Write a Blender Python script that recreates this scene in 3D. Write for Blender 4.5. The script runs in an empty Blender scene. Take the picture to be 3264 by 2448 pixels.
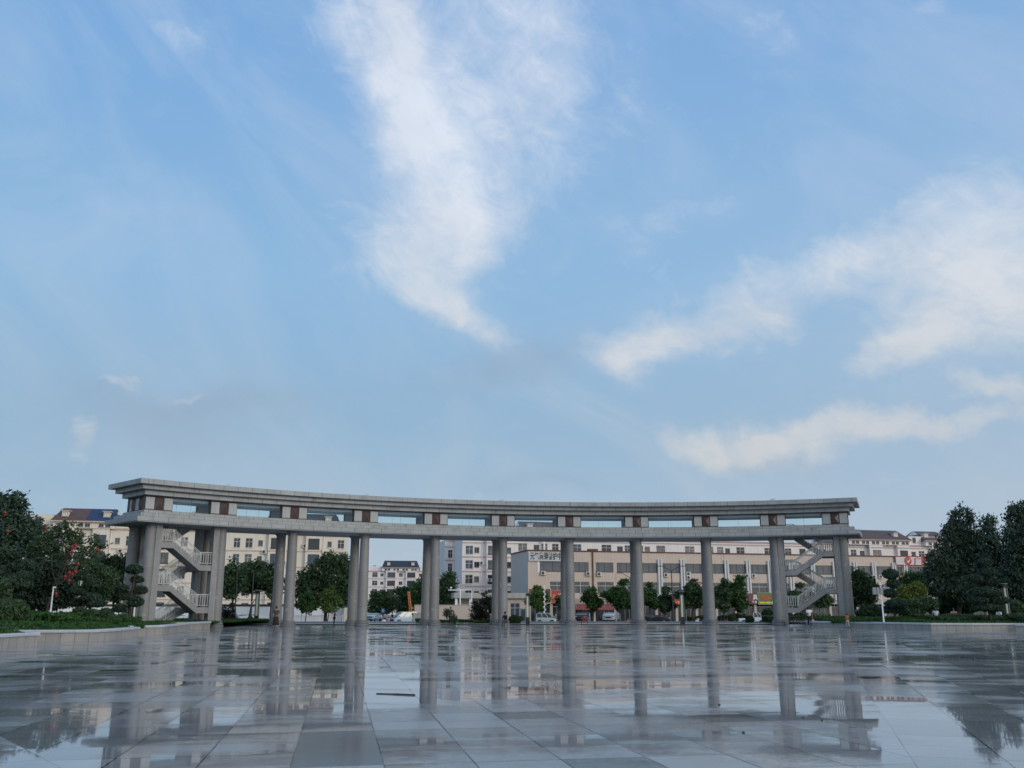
import bpy, bmesh, math, random
import numpy as np
from mathutils import Vector, Matrix
R = math.radians
S = bpy.context.scene
COL = S.collection

# ------------------------------------------------------------------ camera
F = 2900.0; CX, CY, HOR, EYE = 1632.0, 1224.0, 1940.0, 1.5
PITCH = math.atan((HOR - CY) / F)
cam_d = bpy.data.cameras.new('camera'); cam = bpy.data.objects.new('camera', cam_d); COL.objects.link(cam)
cam_d.sensor_width = 36; cam_d.lens = 36 * F / 3264; cam_d.clip_start = 0.1; cam_d.clip_end = 4000
cam.location = (0, 0, EYE); cam.rotation_euler = (R(90) + PITCH, 0, 0)
S.camera = cam
S.view_settings.view_transform = 'Standard'; S.view_settings.look = 'None'
S.view_settings.exposure = 0.0; S.view_settings.gamma = 1.0
S.cycles.max_bounces = 6; S.cycles.transparent_max_bounces = 16
S.cycles.caustics_reflective = False; S.cycles.caustics_refractive = False
S.cycles.use_denoising = True

def ray(px, py):
    u = px - CX; v = py - CY
    return (u, F * math.cos(PITCH) + v * math.sin(PITCH), -v * math.cos(PITCH) + F * math.sin(PITCH))
def atY(px, py, Y):                       # point of the place seen at a pixel of the photograph, at distance Y
    r = ray(px, py); t = Y / r[1]
    return Vector((r[0] * t, Y, EYE + r[2] * t))
def gnd(px, py, z=0.0):
    r = ray(px, py); t = (z - EYE) / r[2]
    return Vector((r[0] * t, r[1] * t, z))
def zat(py, Y): return atY(CX, py, Y).z

# ------------------------------------------------------------------ sky and sun
SUN_AZ, SUN_EL = 128.0, 16.0              # azimuth from +Y towards +X
wd = bpy.data.worlds.new('World'); S.world = wd; wd.use_nodes = True
nt = wd.node_tree; nt.nodes.clear()
class NG:
    """tiny node-graph helper"""
    def __init__(s, t): s.t = t
    def n(s, typ, **k):
        o = s.t.nodes.new(typ)
        for a, b in k.items(): setattr(o, a, b)
        return o
    def put(s, sock, v):
        if isinstance(v, bpy.types.NodeSocket): s.t.links.new(v, sock)
        elif v is not None:
            try: sock.default_value = v
            except Exception: sock.default_value = (v, v, v)
    def m(s, op, a, b=None, c=None, clamp=False):
        o = s.n('ShaderNodeMath', operation=op, use_clamp=clamp)
        s.put(o.inputs[0], a)
        if b is not None: s.put(o.inputs[1], b)
        if c is not None: s.put(o.inputs[2], c)
        return o.outputs[0]
    def v(s, op, a, b=None, out=0):
        o = s.n('ShaderNodeVectorMath', operation=op)
        s.put(o.inputs[0], a)
        if b is not None:
            s.put(o.inputs[3] if op == 'SCALE' else o.inputs[1], b)
        return o.outputs[out]
    def xyz(s, x, y, z):
        o = s.n('ShaderNodeCombineXYZ'); s.put(o.inputs[0], x); s.put(o.inputs[1], y); s.put(o.inputs[2], z); return o.outputs[0]
    def sep(s, v):
        o = s.n('ShaderNodeSeparateXYZ'); s.put(o.inputs[0], v); return o.outputs
    def noise(s, vec, scale, detail=4, rough=.5, dist=0.0, dim='3D', out=0):
        o = s.n('ShaderNodeTexNoise', noise_dimensions=dim); s.put(o.inputs['Vector'], vec)
        o.inputs['Scale'].default_value = scale; o.inputs['Detail'].default_value = detail
        o.inputs['Roughness'].default_value = rough; o.inputs['Distortion'].default_value = dist
        return o.outputs[out]
    def mix(s, f, a, b, mode='MIX'):
        o = s.n('ShaderNodeMix', data_type='RGBA', blend_type=mode)
        s.put(o.inputs[0], f); s.put(o.inputs[6], a); s.put(o.inputs[7], b); return o.outputs[2]
    def ramp(s, f, pts, interp='LINEAR'):
        o = s.n('ShaderNodeValToRGB'); s.put(o.inputs[0], f); cr = o.color_ramp; cr.interpolation = interp
        while len(cr.elements) < len(pts): cr.elements.new(.5)
        for e, (p, c) in zip(cr.elements, pts):
            e.position = p; e.color = c if len(c) == 4 else (*c, 1)
        return o.outputs[0]
    def maprange(s, v, a, b, c=0., d=1., smooth=False):
        o = s.n('ShaderNodeMapRange', interpolation_type='SMOOTHSTEP' if smooth else 'LINEAR')
        s.put(o.inputs[0], v)
        for i, q in enumerate((a, b, c, d)): s.put(o.inputs[i + 1], q)
        return o.outputs[0]
def srgb(r, g, b, k=1.0):
    f = lambda c: (c / 255 / 12.92 if c / 255 <= .04045 else ((c / 255 + .055) / 1.055) ** 2.4) * k
    return (f(r), f(g), f(b), 1)

g = NG(nt)
D = g.v('NORMALIZE', g.n('ShaderNodeTexCoord').outputs['Generated'])
dx, dy, dz = g.sep(D)
el = g.m('ARCSINE', dz); az = g.m('ARCTAN2', dx, dy)
elf = g.m('DIVIDE', el, math.pi / 2)
# clear-sky colours by elevation (radiance, scaled x10 because the background strength is 0.1)
K = 10.0
clear = g.ramp(g.m('MAXIMUM', elf, 0.0), [(0.0, srgb(182, 197, 211)), (0.05, srgb(163, 189, 211)), (0.12, srgb(147, 183, 213)),
        (0.22, srgb(142, 187, 226)), (0.36, srgb(128, 176, 226)), (1.0, srgb(92, 140, 205))])
# whiter towards the east (right), deeper blue on the left
side = g.maprange(az, -.7, .75)
clear = g.mix(g.m('MULTIPLY', g.m('POWER', side, 1.8), g.maprange(elf, 0.02, 0.40, .42, .10)), clear, srgb(206, 214, 226))
def wisp(sc, seed, sx=1.0, sy=1.0, rot=0.0, det=7, rough=.6, dist=.6):
    c, s_ = math.cos(rot), math.sin(rot)
    a = g.m('ADD', g.m('MULTIPLY', az, c * sx), g.m('MULTIPLY', el, s_ * sx))
    b = g.m('ADD', g.m('MULTIPLY', az, -s_ * sy), g.m('MULTIPLY', el, c * sy))
    return g.noise(g.xyz(a, b, seed), sc, det, rough, dist)
w1 = g.noise(g.v('SCALE', D, 1.0), 3.2, 5, .55); w1c = g.noise(D, 3.2, 5, .55, out=1)
ox, oy, _ = g.sep(w1c)
azd = g.m('ADD', az, g.m('MULTIPLY', g.m('SUBTRACT', ox, .5), .10))
eld = g.m('ADD', el, g.m('MULTIPLY', g.m('SUBTRACT', oy, .5), .07))
w2c = g.noise(D, 11.0, 5, .6, out=1); ox2, oy2, _ = g.sep(w2c)
azd = g.m('ADD', azd, g.m('MULTIPLY', g.m('SUBTRACT', ox2, .5), .09))
eld = g.m('ADD', eld, g.m('MULTIPLY', g.m('SUBTRACT', oy2, .5), .07))
def dirpx(px, py):
    r = Vector(ray(px, py)).normalized(); return math.atan2(r.x, r.y), math.asin(r.z)
def blob(px, py, qx, qy, wpx, k):
    """soft streak from one direction to another (given as places in the photographed sky), half width wpx"""
    a0, e0 = dirpx(px, py); a1, e1 = dirpx(qx, qy)
    cx, cy = (a0 + a1) / 2, (e0 + e1) / 2; L = math.hypot(a1 - a0, e1 - e0) / 2 + 1e-4; t = math.atan2(e1 - e0, a1 - a0)
    w = wpx * 1.22 / 3000.0; L = L + w * .6
    u = g.m('SUBTRACT', azd, cx); v = g.m('SUBTRACT', eld, cy)
    ua = g.m('DIVIDE', g.m('ADD', g.m('MULTIPLY', u, math.cos(t)), g.m('MULTIPLY', v, math.sin(t))), L)
    va = g.m('DIVIDE', g.m('ADD', g.m('MULTIPLY', u, -math.sin(t)), g.m('MULTIPLY', v, math.cos(t))), w)
    d = g.m('ADD', g.m('POWER', g.m('ABSOLUTE', ua), 3.0), g.m('POWER', g.m('ABSOLUTE', va), 2.0))
    return g.m('MULTIPLY', g.m('EXPONENT', g.m('MULTIPLY', d, -1.0)), k)
def total(lst):
    t = lst[0]
    for q in lst[1:]: t = g.m('ADD', t, q)
    return t
plume = total([blob(1060, -260, 1290, 300, 115, .85), blob(1210, 60, 1370, 460, 110, .55), blob(1500, -100, 1660, 420, 260, .60), blob(1460, 380, 1560, 640, 200, .55), blob(1760, 120, 1880, 520, 170, .32),
    blob(1290, 500, 1420, 600, 110, .45), blob(1215, 810, 1400, 740, 115, .80), blob(1270, 900, 1520, 840, 100, .72), blob(1480, 700, 1620, 760, 100, .62), blob(1310, 960, 1450, 1010, 56, .85),
    blob(1430, 1010, 1610, 1090, 46, .85), blob(1020, 880, 1200, 850, 90, .18), blob(900, 480, 1150, 700, 150, .22), blob(1150, -200, 1800, 60, 200, .20)])
right = total([blob(1820, 1120, 2020, 1180, 50, .62), blob(1960, 1170, 2180, 1090, 50, .62), blob(2080, 1055, 2500, 1030, 66, .85), blob(2380, 960, 2700, 880, 70, .6), blob(2450, 1040, 2560, 1110, 40, .35),
    blob(2620, 840, 2900, 780, 80, .65), blob(2800, 880, 3280, 800, 110, .62), blob(2900, 640, 3150, 560, 90, .36), blob(2960, 720, 3300, 690, 90, .34), blob(2900, 1060, 3300, 930, 95, .80), blob(2760, 1220, 3010, 1110, 52, .80), blob(2500, 1230, 2700, 1180, 40, .16), blob(3000, 1120, 3300, 1090, 50, .3),
    blob(2080, 1385, 2560, 1400, 36, .50), blob(2240, 1420, 2760, 1370, 44, .95), blob(2600, 1350, 3000, 1350, 34, 1.0), blob(2900, 1375, 3320, 1335, 30, .95), blob(2300, 1460, 2800, 1450, 34, .45), blob(3080, 1230, 3320, 1262, 26, 1.0),
    blob(2830, 1532, 3100, 1535, 15, .40), blob(1900, 760, 2350, 690, 55, .34), blob(2350, 60, 2500, 150, 60, .42), blob(470, 60, 680, 190, 60, .4), blob(2860, 20, 3000, 10, 50, .42), blob(3600, 900, 4600, 1000, 300, .6), blob(-900, 500, -400, 300, 300, .3)])
left = total([blob(365, 1235, 440, 1240, 16, .75), blob(540, 1250, 655, 1255, 11, .65), blob(270, 1375, 345, 1400, 22, .65), blob(275, 1440, 300, 1470, 26, .4),
    blob(600, 1505, 790, 1500, 24, .35), blob(620, 1455, 820, 1460, 14, .25), blob(1440, 1570, 1540, 1570, 14, .3), blob(2260, 1590, 2420, 1590, 16, .3), blob(2000, 1600, 3000, 1640, 40, .22)])
fib = wisp(5.0, 3.1, 1.0, 1.0, 0.0, 9, .62, 1.2)
fib2 = wisp(4.2, 7.7, 1.0, 3.0, R(-62), 9, .62, .9)
fib3 = wisp(4.0, 9.7, 1.0, 3.2, R(16), 9, .62, .9)
fib4 = wisp(16, 4.4, 1.0, 1.8, R(-20), 8, .65, 1.0)
def dens(mask, f, gain, cut, hi):
    """the fibrous noise eats into the soft mask, so that thin places break up into wisps"""
    fr = g.maprange(f, .38, .66, 0, 1)
    hard = g.maprange(g.m('SUBTRACT', g.m('MULTIPLY', mask, gain), g.m('MULTIPLY', g.m('SUBTRACT', 1, fr), cut)), -.10, hi, 0, 1)
    soft = g.maprange(g.m('MULTIPLY', mask, g.m('ADD', g.m('MULTIPLY', fr, 1.15), .22)), .0, 1.35, 0, 1)
    return g.m('ADD', g.m('MULTIPLY', hard, .5), g.m('MULTIPLY', soft, .5))
c_pl = dens(plume, total([g.m('MULTIPLY', fib, .30), g.m('MULTIPLY', fib2, .30), g.m('MULTIPLY', fib4, .40)]), 1.25, .85, 1.15)
c_rt = g.m('MULTIPLY', dens(right, total([g.m('MULTIPLY', fib, .25), g.m('MULTIPLY', fib3, .35), g.m('MULTIPLY', fib4, .40)]), 1.30, .80, 1.05), 1.10)
c_lf = dens(left, fib4, 1.3, .45, 1.0)
cl = g.m('MINIMUM', g.m('ADD', g.m('ADD', c_pl, c_rt), c_lf), 1.0)
veil = g.m('MULTIPLY', g.maprange(wisp(2.6, 1.7, 1.0, 2.2, R(-35), 8, .62, 1.2), .42, .72), .24)
cl = g.m('MAXIMUM', cl, veil)
ccol = g.mix(g.maprange(elf, 0.06, .30), srgb(214, 214, 210), srgb(234, 241, 252))
ccol = g.mix(g.maprange(fib, .35, .7), g.mix(.35, ccol, srgb(175, 190, 212)), ccol)
sky = g.mix(g.m('MULTIPLY', cl, .92), clear, ccol)
# faint grey-violet cloud bank low on the left and centre
grey = g.m('MINIMUM', g.m('MULTIPLY', total([blob(300, 1290, 960, 1290, 50, .55), blob(330, 1370, 800, 1400, 50, .35), blob(1560, 1165, 1820, 1130, 55, .4), blob(1250, 1230, 1700, 1200, 40, .25),
        blob(1500, 1545, 1900, 1560, 20, .3), blob(2300, 1455, 2640, 1475, 18, .25)]), g.m('ADD', fib, .5)), .8)
sky = g.mix(grey, sky, srgb(152, 174, 198))
# the bright evening half of the sky, behind the photographer
back = g.maprange(g.m('SUBTRACT', g.m('MULTIPLY', dx, .55), dy), .05, .95, 0, 1, True)
sky = g.mix(back, sky, (.90, .94, .98, 1))
sky = g.mix(g.maprange(dz, -.02, .0), srgb(90, 92, 92), sky)
nish = g.n('ShaderNodeTexSky', sky_type='NISHITA', sun_disc=False)
nish.sun_elevation = R(SUN_EL); nish.sun_rotation = R(SUN_AZ); nish.air_density = 1.0; nish.dust_density = 1.5
tot = g.v('ADD', g.v('SCALE', sky, K * .93), g.v('SCALE', nish.outputs[0], .03))
bg = g.n('ShaderNodeBackground'); g.put(bg.inputs[0], tot); bg.inputs[1].default_value = 0.1
wo = g.n('ShaderNodeOutputWorld'); nt.links.new(bg.outputs[0], wo.inputs[0])
try:
    wd.cycles.sampling_method = 'MANUAL'; wd.cycles.sample_map_resolution = 1024
except Exception: pass

sd = bpy.data.lights.new('sun', 'SUN'); sun = bpy.data.objects.new('sun', sd); COL.objects.link(sun)
sd.energy = 1.0; sd.angle = R(18); sd.color = (1.0, .90, .79)
sdir = Vector((math.sin(R(SUN_AZ)) * math.cos(R(SUN_EL)), math.cos(R(SUN_AZ)) * math.cos(R(SUN_EL)), math.sin(R(SUN_EL))))
sun.rotation_euler = sdir.to_track_quat('Z', 'Y').to_euler(); sun.location = (40, -40, 60)

# ------------------------------------------------------------------ object helpers
def tag(o, label=None, cat=None, group=None, kind=None):
    if label: o['label'] = label
    if cat: o['category'] = cat
    if group: o['group'] = group
    if kind: o['kind'] = kind
    return o
def empty(name, loc=(0, 0, 0), rz=0.0, label=None, cat=None, group=None):
    o = bpy.data.objects.new(name, None); COL.objects.link(o); o.location = loc; o.rotation_euler = (0, 0, rz)
    o.empty_display_size = .3
    return tag(o, label, cat, group)
class MB:
    def __init__(s): s.v = []; s.f = []; s.uv = []; s.mi = []; s.cur = 0; s.anyuv = False
    def face(s, pts, uv=None):
        b = len(s.v); s.v.extend([tuple(p) for p in pts]); s.f.append(tuple(range(b, b + len(pts))))
        s.uv.append(uv); s.mi.append(s.cur)
        if uv: s.anyuv = True
    def poly(s, verts, faces):
        b = len(s.v); s.v.extend([tuple(p) for p in verts])
        for f in faces: s.f.append(tuple(b + i for i in f)); s.uv.append(None); s.mi.append(s.cur)
    def box(s, x0, x1, y0, y1, z0, z1, M=None):
        p = [Vector((x, y, z)) for z in (z0, z1) for y in (y0, y1) for x in (x0, x1)]
        if M is not None: p = [M @ q for q in p]
        s.poly(p, [(0, 2, 3, 1), (4, 5, 7, 6), (0, 1, 5, 4), (2, 6, 7, 3), (0, 4, 6, 2), (1, 3, 7, 5)])
    def prism(s, pts, y0, y1, M=None):
        """polygon in xz (counter-clockwise seen from -y) extruded in y"""
        n = len(pts); p = [Vector((x, y0, z)) for x, z in pts] + [Vector((x, y1, z)) for x, z in pts]
        if M is not None: p = [M @ q for q in p]
        s.poly(p, [tuple(range(n)), tuple(range(2 * n - 1, n - 1, -1))] + [(i, n + i, n + (i + 1) % n, (i + 1) % n) for i in range(n)])
    def tube(s, a, b, r0, r1=None, n=8, cap=True):
        a = Vector(a); b = Vector(b); r1 = r0 if r1 is None else r1
        d = (b - a).normalized(); u = d.orthogonal().normalized(); w = d.cross(u)
        p = [a + (u * math.cos(t) + w * math.sin(t)) * r0 for t in [2 * math.pi * i / n for i in range(n)]]
        p += [b + (u * math.cos(t) + w * math.sin(t)) * r1 for t in [2 * math.pi * i / n for i in range(n)]]
        fs = [(i, (i + 1) % n, n + (i + 1) % n, n + i) for i in range(n)]
        if cap: fs += [tuple(range(n - 1, -1, -1)), tuple(range(n, 2 * n))]
        s.poly(p, fs)
    def lathe(s, prof, n=24, c=(0, 0, 0), M=None):
        p = []
        for r, z in prof:
            for i in range(n):
                t = 2 * math.pi * i / n; p.append(Vector((c[0] + r * math.cos(t), c[1] + r * math.sin(t), c[2] + z)))
        if M is not None: p = [M @ q for q in p]
        fs = []
        for k in range(len(prof) - 1):
            for i in range(n):
                j = (i + 1) % n; fs.append((k * n + i, k * n + j, (k + 1) * n + j, (k + 1) * n + i))
        fs.append(tuple(range(n - 1, -1, -1))); b = (len(prof) - 1) * n; fs.append(tuple(range(b, b + n)))
        s.poly(p, fs)
    def ball(s, c, rx, ry=None, rz=None, n=12, m=8):
        ry = rx if ry is None else ry; rz = rx if rz is None else rz
        prof = [(math.sin(math.pi * k / m), -math.cos(math.pi * k / m)) for k in range(m + 1)]
        p = []
        for r, z in prof:
            r = max(r, .001)
            for i in range(n):
                t = 2 * math.pi * i / n; p.append((c[0] + rx * r * math.cos(t), c[1] + ry * r * math.sin(t), c[2] + rz * z))
        fs = [(k * n + i, k * n + (i + 1) % n, (k + 1) * n + (i + 1) % n, (k + 1) * n + i) for k in range(m) for i in range(n)]
        s.poly(p, fs)
    def mesh(s, name, mats, smooth=False):
        me = bpy.data.meshes.new(name); me.from_pydata(s.v, [], s.f)
        if not isinstance(mats, (list, tuple)): mats = [mats]
        for m in mats: me.materials.append(m)
        if len(mats) > 1: me.polygons.foreach_set('material_index', s.mi)
        if s.anyuv:
            l = me.uv_layers.new(name='UVMap').data; k = 0
            for f, uv in zip(s.f, s.uv):
                for i in range(len(f)):
                    l[k].uv = uv[i] if uv else (0, 0); k += 1
        if smooth: me.polygons.foreach_set('use_smooth', [True] * len(me.polygons))
        me.update(); return me
    def build(s, name, mats, parent=None, smooth=False, loc=None):
        o = bpy.data.objects.new(name, s.mesh(name, mats, smooth)); COL.objects.link(o)
        if parent: o.parent = parent
        if loc is not None: o.location = loc
        if smooth == 'auto':
            pass
        return o
def link_mesh(name, me, parent=None, loc=(0, 0, 0), rot=None):
    o = bpy.data.objects.new(name, me); COL.objects.link(o)
    if parent: o.parent = parent
    o.location = loc
    if rot: o.rotation_euler = rot
    return o
def copy_tree(o, parent=None):
    c = o.copy(); COL.objects.link(c); c.parent = parent
    for ch in list(o.children): copy_tree(ch, c)
    return c
def shade_auto(o, ang=35):
    me = o.data; me.polygons.foreach_set('use_smooth', [True] * len(me.polygons))
    bm = bmesh.new(); bm.from_mesh(me); bmesh.ops.remove_doubles(bm, verts=bm.verts, dist=.0005)
    for e in bm.edges:
        if len(e.link_faces) != 2 or e.calc_face_angle(9) > R(ang): e.smooth = False
    bm.to_mesh(me); bm.free()
    return o

# ------------------------------------------------------------------ materials
def mat(name, col, rough=.8, spec=.5, metal=0.0, vary=.0, scale=3.0, bump=0.0, bscale=40.0, stain=0.0, fn=None, coat=0.0):
    m = bpy.data.materials.new(name); m.use_nodes = True; t = m.node_tree; b = t.nodes['Principled BSDF']; q = NG(t)
    b.inputs['Roughness'].default_value = rough; b.inputs['Metallic'].default_value = metal
    b.inputs['Specular IOR Level'].default_value = spec; b.inputs['Coat Weight'].default_value = coat
    c = (*col[:3], 1)
    P = q.n('ShaderNodeTexCoord').outputs['Object'] if not fn else q.n('ShaderNodeNewGeometry').outputs['Position']
    if vary or stain:
        n1 = q.noise(P, scale, 6, .6)
        c = q.mix(q.maprange(n1, .3, .7), tuple(x * (1 - vary) for x in c[:3]) + (1,), tuple(min(1, x * (1 + vary)) for x in c[:3]) + (1,))
        if stain:
            x, y, z = q.sep(P)
            st = q.noise(q.xyz(q.m('MULTIPLY', x, 2.2), q.m('MULTIPLY', y, 2.2), q.m('MULTIPLY', z, .22)), 1.0, 5, .65)
            c = q.mix(q.m('MULTIPLY', q.maprange(st, .50, .74), stain), c, tuple(x * .38 for x in col[:3]) + (1,))
    if fn: c = fn(q, P, c, b)
    q.put(b.inputs['Base Color'], c)
    if bump:
        bn = q.n('ShaderNodeBump'); bn.inputs['Strength'].default_value = bump; bn.inputs['Distance'].default_value = .02
        q.put(bn.inputs['Height'], q.noise(P, bscale, 4, .6)); q.put(b.inputs['Normal'], bn.outputs[0])
    return m
def granite(name, c1, c2, joint=(.07, .07, .07), bw=1.25, rh=.34, rough=.55, msize=.017, off=.5):
    m = bpy.data.materials.new(name); m.use_nodes = True; t = m.node_tree; b = t.nodes['Principled BSDF']; q = NG(t)
    P = q.n('ShaderNodeTexCoord'); uv = P.outputs['UV']; ob = P.outputs['Object']
    br = q.n('ShaderNodeTexBrick'); q.put(br.inputs['Vector'], uv); br.offset = off
    br.inputs['Scale'].default_value = 1.0; br.inputs['Mortar Size'].default_value = msize; br.inputs['Mortar Smooth'].default_value = .2
    br.inputs['Brick Width'].default_value = bw; br.inputs['Row Height'].default_value = rh; br.inputs['Bias'].default_value = 0
    br.inputs['Color1'].default_value = (*c1, 1); br.inputs['Color2'].default_value = (*c2, 1); br.inputs['Mortar'].default_value = (*joint, 1)
    sp = q.noise(ob, 28, 3, .7); big = q.noise(ob, .8, 6, .6)
    c = q.mix(.5, br.outputs['Color'], q.ramp(sp, [(.3, (.30, .30, .30)), (.5, (.5, .5, .5)), (.7, (.72, .72, .72))]), 'OVERLAY')
    c = q.mix(.35, c, q.ramp(big, [(.35, (.36, .36, .35)), (.65, (.64, .64, .62))]), 'OVERLAY')
    x, y, z = q.sep(ob)
    st = q.noise(q.xyz(q.m('MULTIPLY', x, 1.3), q.m('MULTIPLY', y, 1.3), q.m('MULTIPLY', z, .25)), 1.4, 5, .7)
    c = q.mix(q.m('MULTIPLY', q.maprange(st, .54, .72), .50), c, (.10, .10, .095, 1))
    q.put(b.inputs['Base Color'], c); b.inputs['Roughness'].default_value = rough
    return m
M = {}
M['gran_front'] = granite('granite_block', (.335, .355, .36), (.30, .32, .325))
M['gran_plain'] = mat('granite_panel', (.40, .42, .425), .6, vary=.08, scale=6, stain=.25, bump=.1)
def column_fn(q, P, c, b):
    x, y, z = q.sep(P)
    drum = q.m('FLOOR', q.m('DIVIDE', z, 1.55))
    wn = q.n('ShaderNodeTexWhiteNoise', noise_dimensions='3D'); q.put(wn.inputs['Vector'], q.xyz(q.m('FLOOR', q.m('DIVIDE', x, 1.6)), q.m('FLOOR', q.m('DIVIDE', y, 1.6)), drum))
    c = q.mix(q.m('MULTIPLY', wn.outputs[0], .6), c, (.19, .185, .175, 1))
    fr = q.m('FRACT', q.m('DIVIDE', z, 1.55)); j = q.m('LESS_THAN', fr, .012)
    c = q.mix(q.m('MULTIPLY', j, .6), c, (.12, .12, .12, 1))
    n = q.noise(P, 1.1, 6, .65); c = q.mix(q.m('MULTIPLY', q.maprange(n, .45, .7), .5), c, (.20, .195, .185, 1))
    n2 = q.noise(q.xyz(x, y, q.m('MULTIPLY', z, .8)), 2.0, 2, .4); c = q.mix(q.m('MULTIPLY', q.maprange(n2, .66, .72), .35), c, (.50, .50, .48, 1))
    return c
M['gran_col'] = mat('granite_column', (.245, .25, .255), .55, vary=.12, scale=9, fn=column_fn)
M['gran_base'] = mat('contact_shade_granite_base', (.17, .175, .18), .45, vary=.25, scale=5)  # darker than the shaft: contact shade at the foot put into the colour
M['gran_stair'] = mat('concrete_stair', (.27, .275, .275), .7, vary=.12, scale=2.5, stain=.5, bump=.15)
M['soffit'] = mat('soffit_plaster', (.46, .47, .49), .8, vary=.06, scale=.6)
M['brown'] = mat('red_brown_granite', (.075, .050, .050), .45, vary=.2, scale=8)
M['brown2'] = mat('red_brown_granite_polished', (.092, .062, .060), .45, vary=.2, scale=8)
M['inner'] = mat('grey_interior_plaster', (.66, .73, .80), .8, vary=.05)
M['steel'] = mat('brushed_steel_rail', (.66, .68, .66), .35, metal=.3)
M['dark_metal'] = mat('dark_metal', (.035, .038, .04), .5, metal=.3)
def glass(name, tint, refl=.10):
    m = bpy.data.materials.new(name); m.use_nodes = True; t = m.node_tree; t.nodes.clear(); q = NG(t)
    tr = q.n('ShaderNodeBsdfTransparent'); tr.inputs[0].default_value = (*tint, 1)
    gl = q.n('ShaderNodeBsdfGlossy'); gl.inputs[1].default_value = .02
    lw = q.n('ShaderNodeLayerWeight'); lw.inputs[0].default_value = .25
    mx = q.n('ShaderNodeMixShader'); q.put(mx.inputs[0], q.m('ADD', q.m('MULTIPLY', lw.outputs[0], .5), refl * .5))
    q.put(mx.inputs[1], tr.outputs[0]); q.put(mx.inputs[2], gl.outputs[0])
    o = q.n('ShaderNodeOutputMaterial'); q.put(o.inputs[0], mx.outputs[0]); return m
M['glass'] = glass('pale_green_glass', (.92, .985, .985), .02)
M['pane_a'] = mat('dark_window_glass', (.022, .028, .034), .08, spec=.6)
M['pane_b'] = mat('curtained_window_glass', (.13, .13, .13), .25, vary=.5, scale=1.7)
M['pane_c'] = mat('blue_window_glass', (.05, .075, .11), .1, vary=.3, scale=1.2)
M['pane_g'] = mat('grey_reflective_glass', (.11, .125, .14), .12, vary=.12, scale=.8)
M['frame_w'] = mat('white_window_frame', (.62, .63, .62), .5)
M['frame_g'] = mat('grey_window_frame', (.26, .27, .27), .5)
M['frame_d'] = mat('dark_green_window_frame', (.03, .05, .055), .5)
M['cream'] = mat('cream_stucco', (.74, .685, .59), .9, vary=.05, scale=.5, stain=.22)
M['cream2'] = mat('tan_stucco_trim', (.56, .45, .37), .9, vary=.08, scale=.8, stain=.3)
M['white_st'] = mat('pinkish_white_stucco', (.78, .74, .725), .9, vary=.04, scale=.5, stain=.22)
M['pink_trim'] = mat('dusty_pink_trim', (.50, .38, .36), .9, vary=.1, scale=.8, stain=.3)
def rooftile(name, c):
    def fn(q, P, col, b):
        x, y, z = q.sep(P)
        w = q.m('FRACT', q.m('MULTIPLY', x, 2.2)); col = q.mix(q.m('MULTIPLY', q.m('LESS_THAN', w, .25), .5), col, tuple(k * .5 for k in c) + (1,))
        return col
    m = mat(name, c, .7, vary=.22, scale=1.5); t = m.node_tree; q = NG(t); b = t.nodes['Principled BSDF']
    src = b.inputs['Base Color'].links[0].from_socket; tc = q.n('ShaderNodeTexCoord').outputs['Object']
    q.put(b.inputs['Base Color'], fn(q, tc, src, b)); return m
M['roof_brown'] = rooftile('red_brown_roof_tile', (.13, .075, .065))
M['roof_blue'] = rooftile('blue_metal_roof', (.028, .055, .12))
M['roof_grey'] = rooftile('dark_slate_roof', (.035, .042, .055))
M['roof_umber'] = rooftile('umber_roof_tile', (.115, .085, .08))
def tilefn(q, P, c, b):
    tc = q.n('ShaderNodeTexCoord').outputs['Object']; x, y, z = q.sep(tc)
    lx = q.m('LESS_THAN', q.m('FRACT', q.m('DIVIDE', q.m('ADD', x, q.m('MULTIPLY', y, 1.0)), .62)), .05)
    lz = q.m('LESS_THAN', q.m('FRACT', q.m('DIVIDE', z, .31)), .07)
    c = q.mix(q.m('MULTIPLY', q.m('MAXIMUM', lx, lz), .38), c, (.22, .18, .15, 1))
    st = q.noise(q.xyz(q.m('MULTIPLY', x, 1.1), 0.0, q.m('MULTIPLY', z, .12)), 1.0, 4, .6)
    st2 = q.m('MULTIPLY', q.maprange(st, .60, .72), .55)
    return q.mix(st2, c, (.17, .12, .09, 1))
M['beige_tile'] = mat('beige_wall_tile', (.56, .47, .395), .6, vary=.05, scale=.7, fn=tilefn)
M['grey_tile'] = mat('grey_wall_tile', (.54, .50, .455), .6, vary=.05, scale=.7, fn=lambda q, P, c, b: tilefn(q, P, c, b))
M['maroon'] = mat('maroon_trim', (.10, .03, .03), .6)
M['white_paint'] = mat('white_paint', (.86, .88, .90), .5, vary=.02, scale=1.0, stain=.05)
M['white_pil'] = mat('white_pilaster_paint', (.60, .62, .63), .7, vary=.05, stain=.45)
M['beige_wall'] = mat('beige_render', (.50, .43, .38), .9, vary=.05, scale=.6, stain=.2)
M['grey_stone'] = mat('grey_stone_cladding', (.40, .40, .38), .7, vary=.1, scale=1.2, stain=.3)
M['black'] = mat('black_plastic', (.012, .012, .013), .5)
M['rubber'] = mat('tyre_rubber', (.018, .018, .018), .8)
M['ac_white'] = mat('ac_casing', (.62, .62, .59), .6, stain=.2, vary=.05)
M['rust'] = mat('rusty_metal', (.16, .075, .04), .8, vary=.3)
M['bark'] = mat('bark', (.045, .038, .032), .9, vary=.3, scale=6, bump=.5, bscale=20)
M['bark_l'] = mat('pale_bark', (.16, .135, .11), .9, vary=.3, scale=6, bump=.5, bscale=20)
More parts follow.
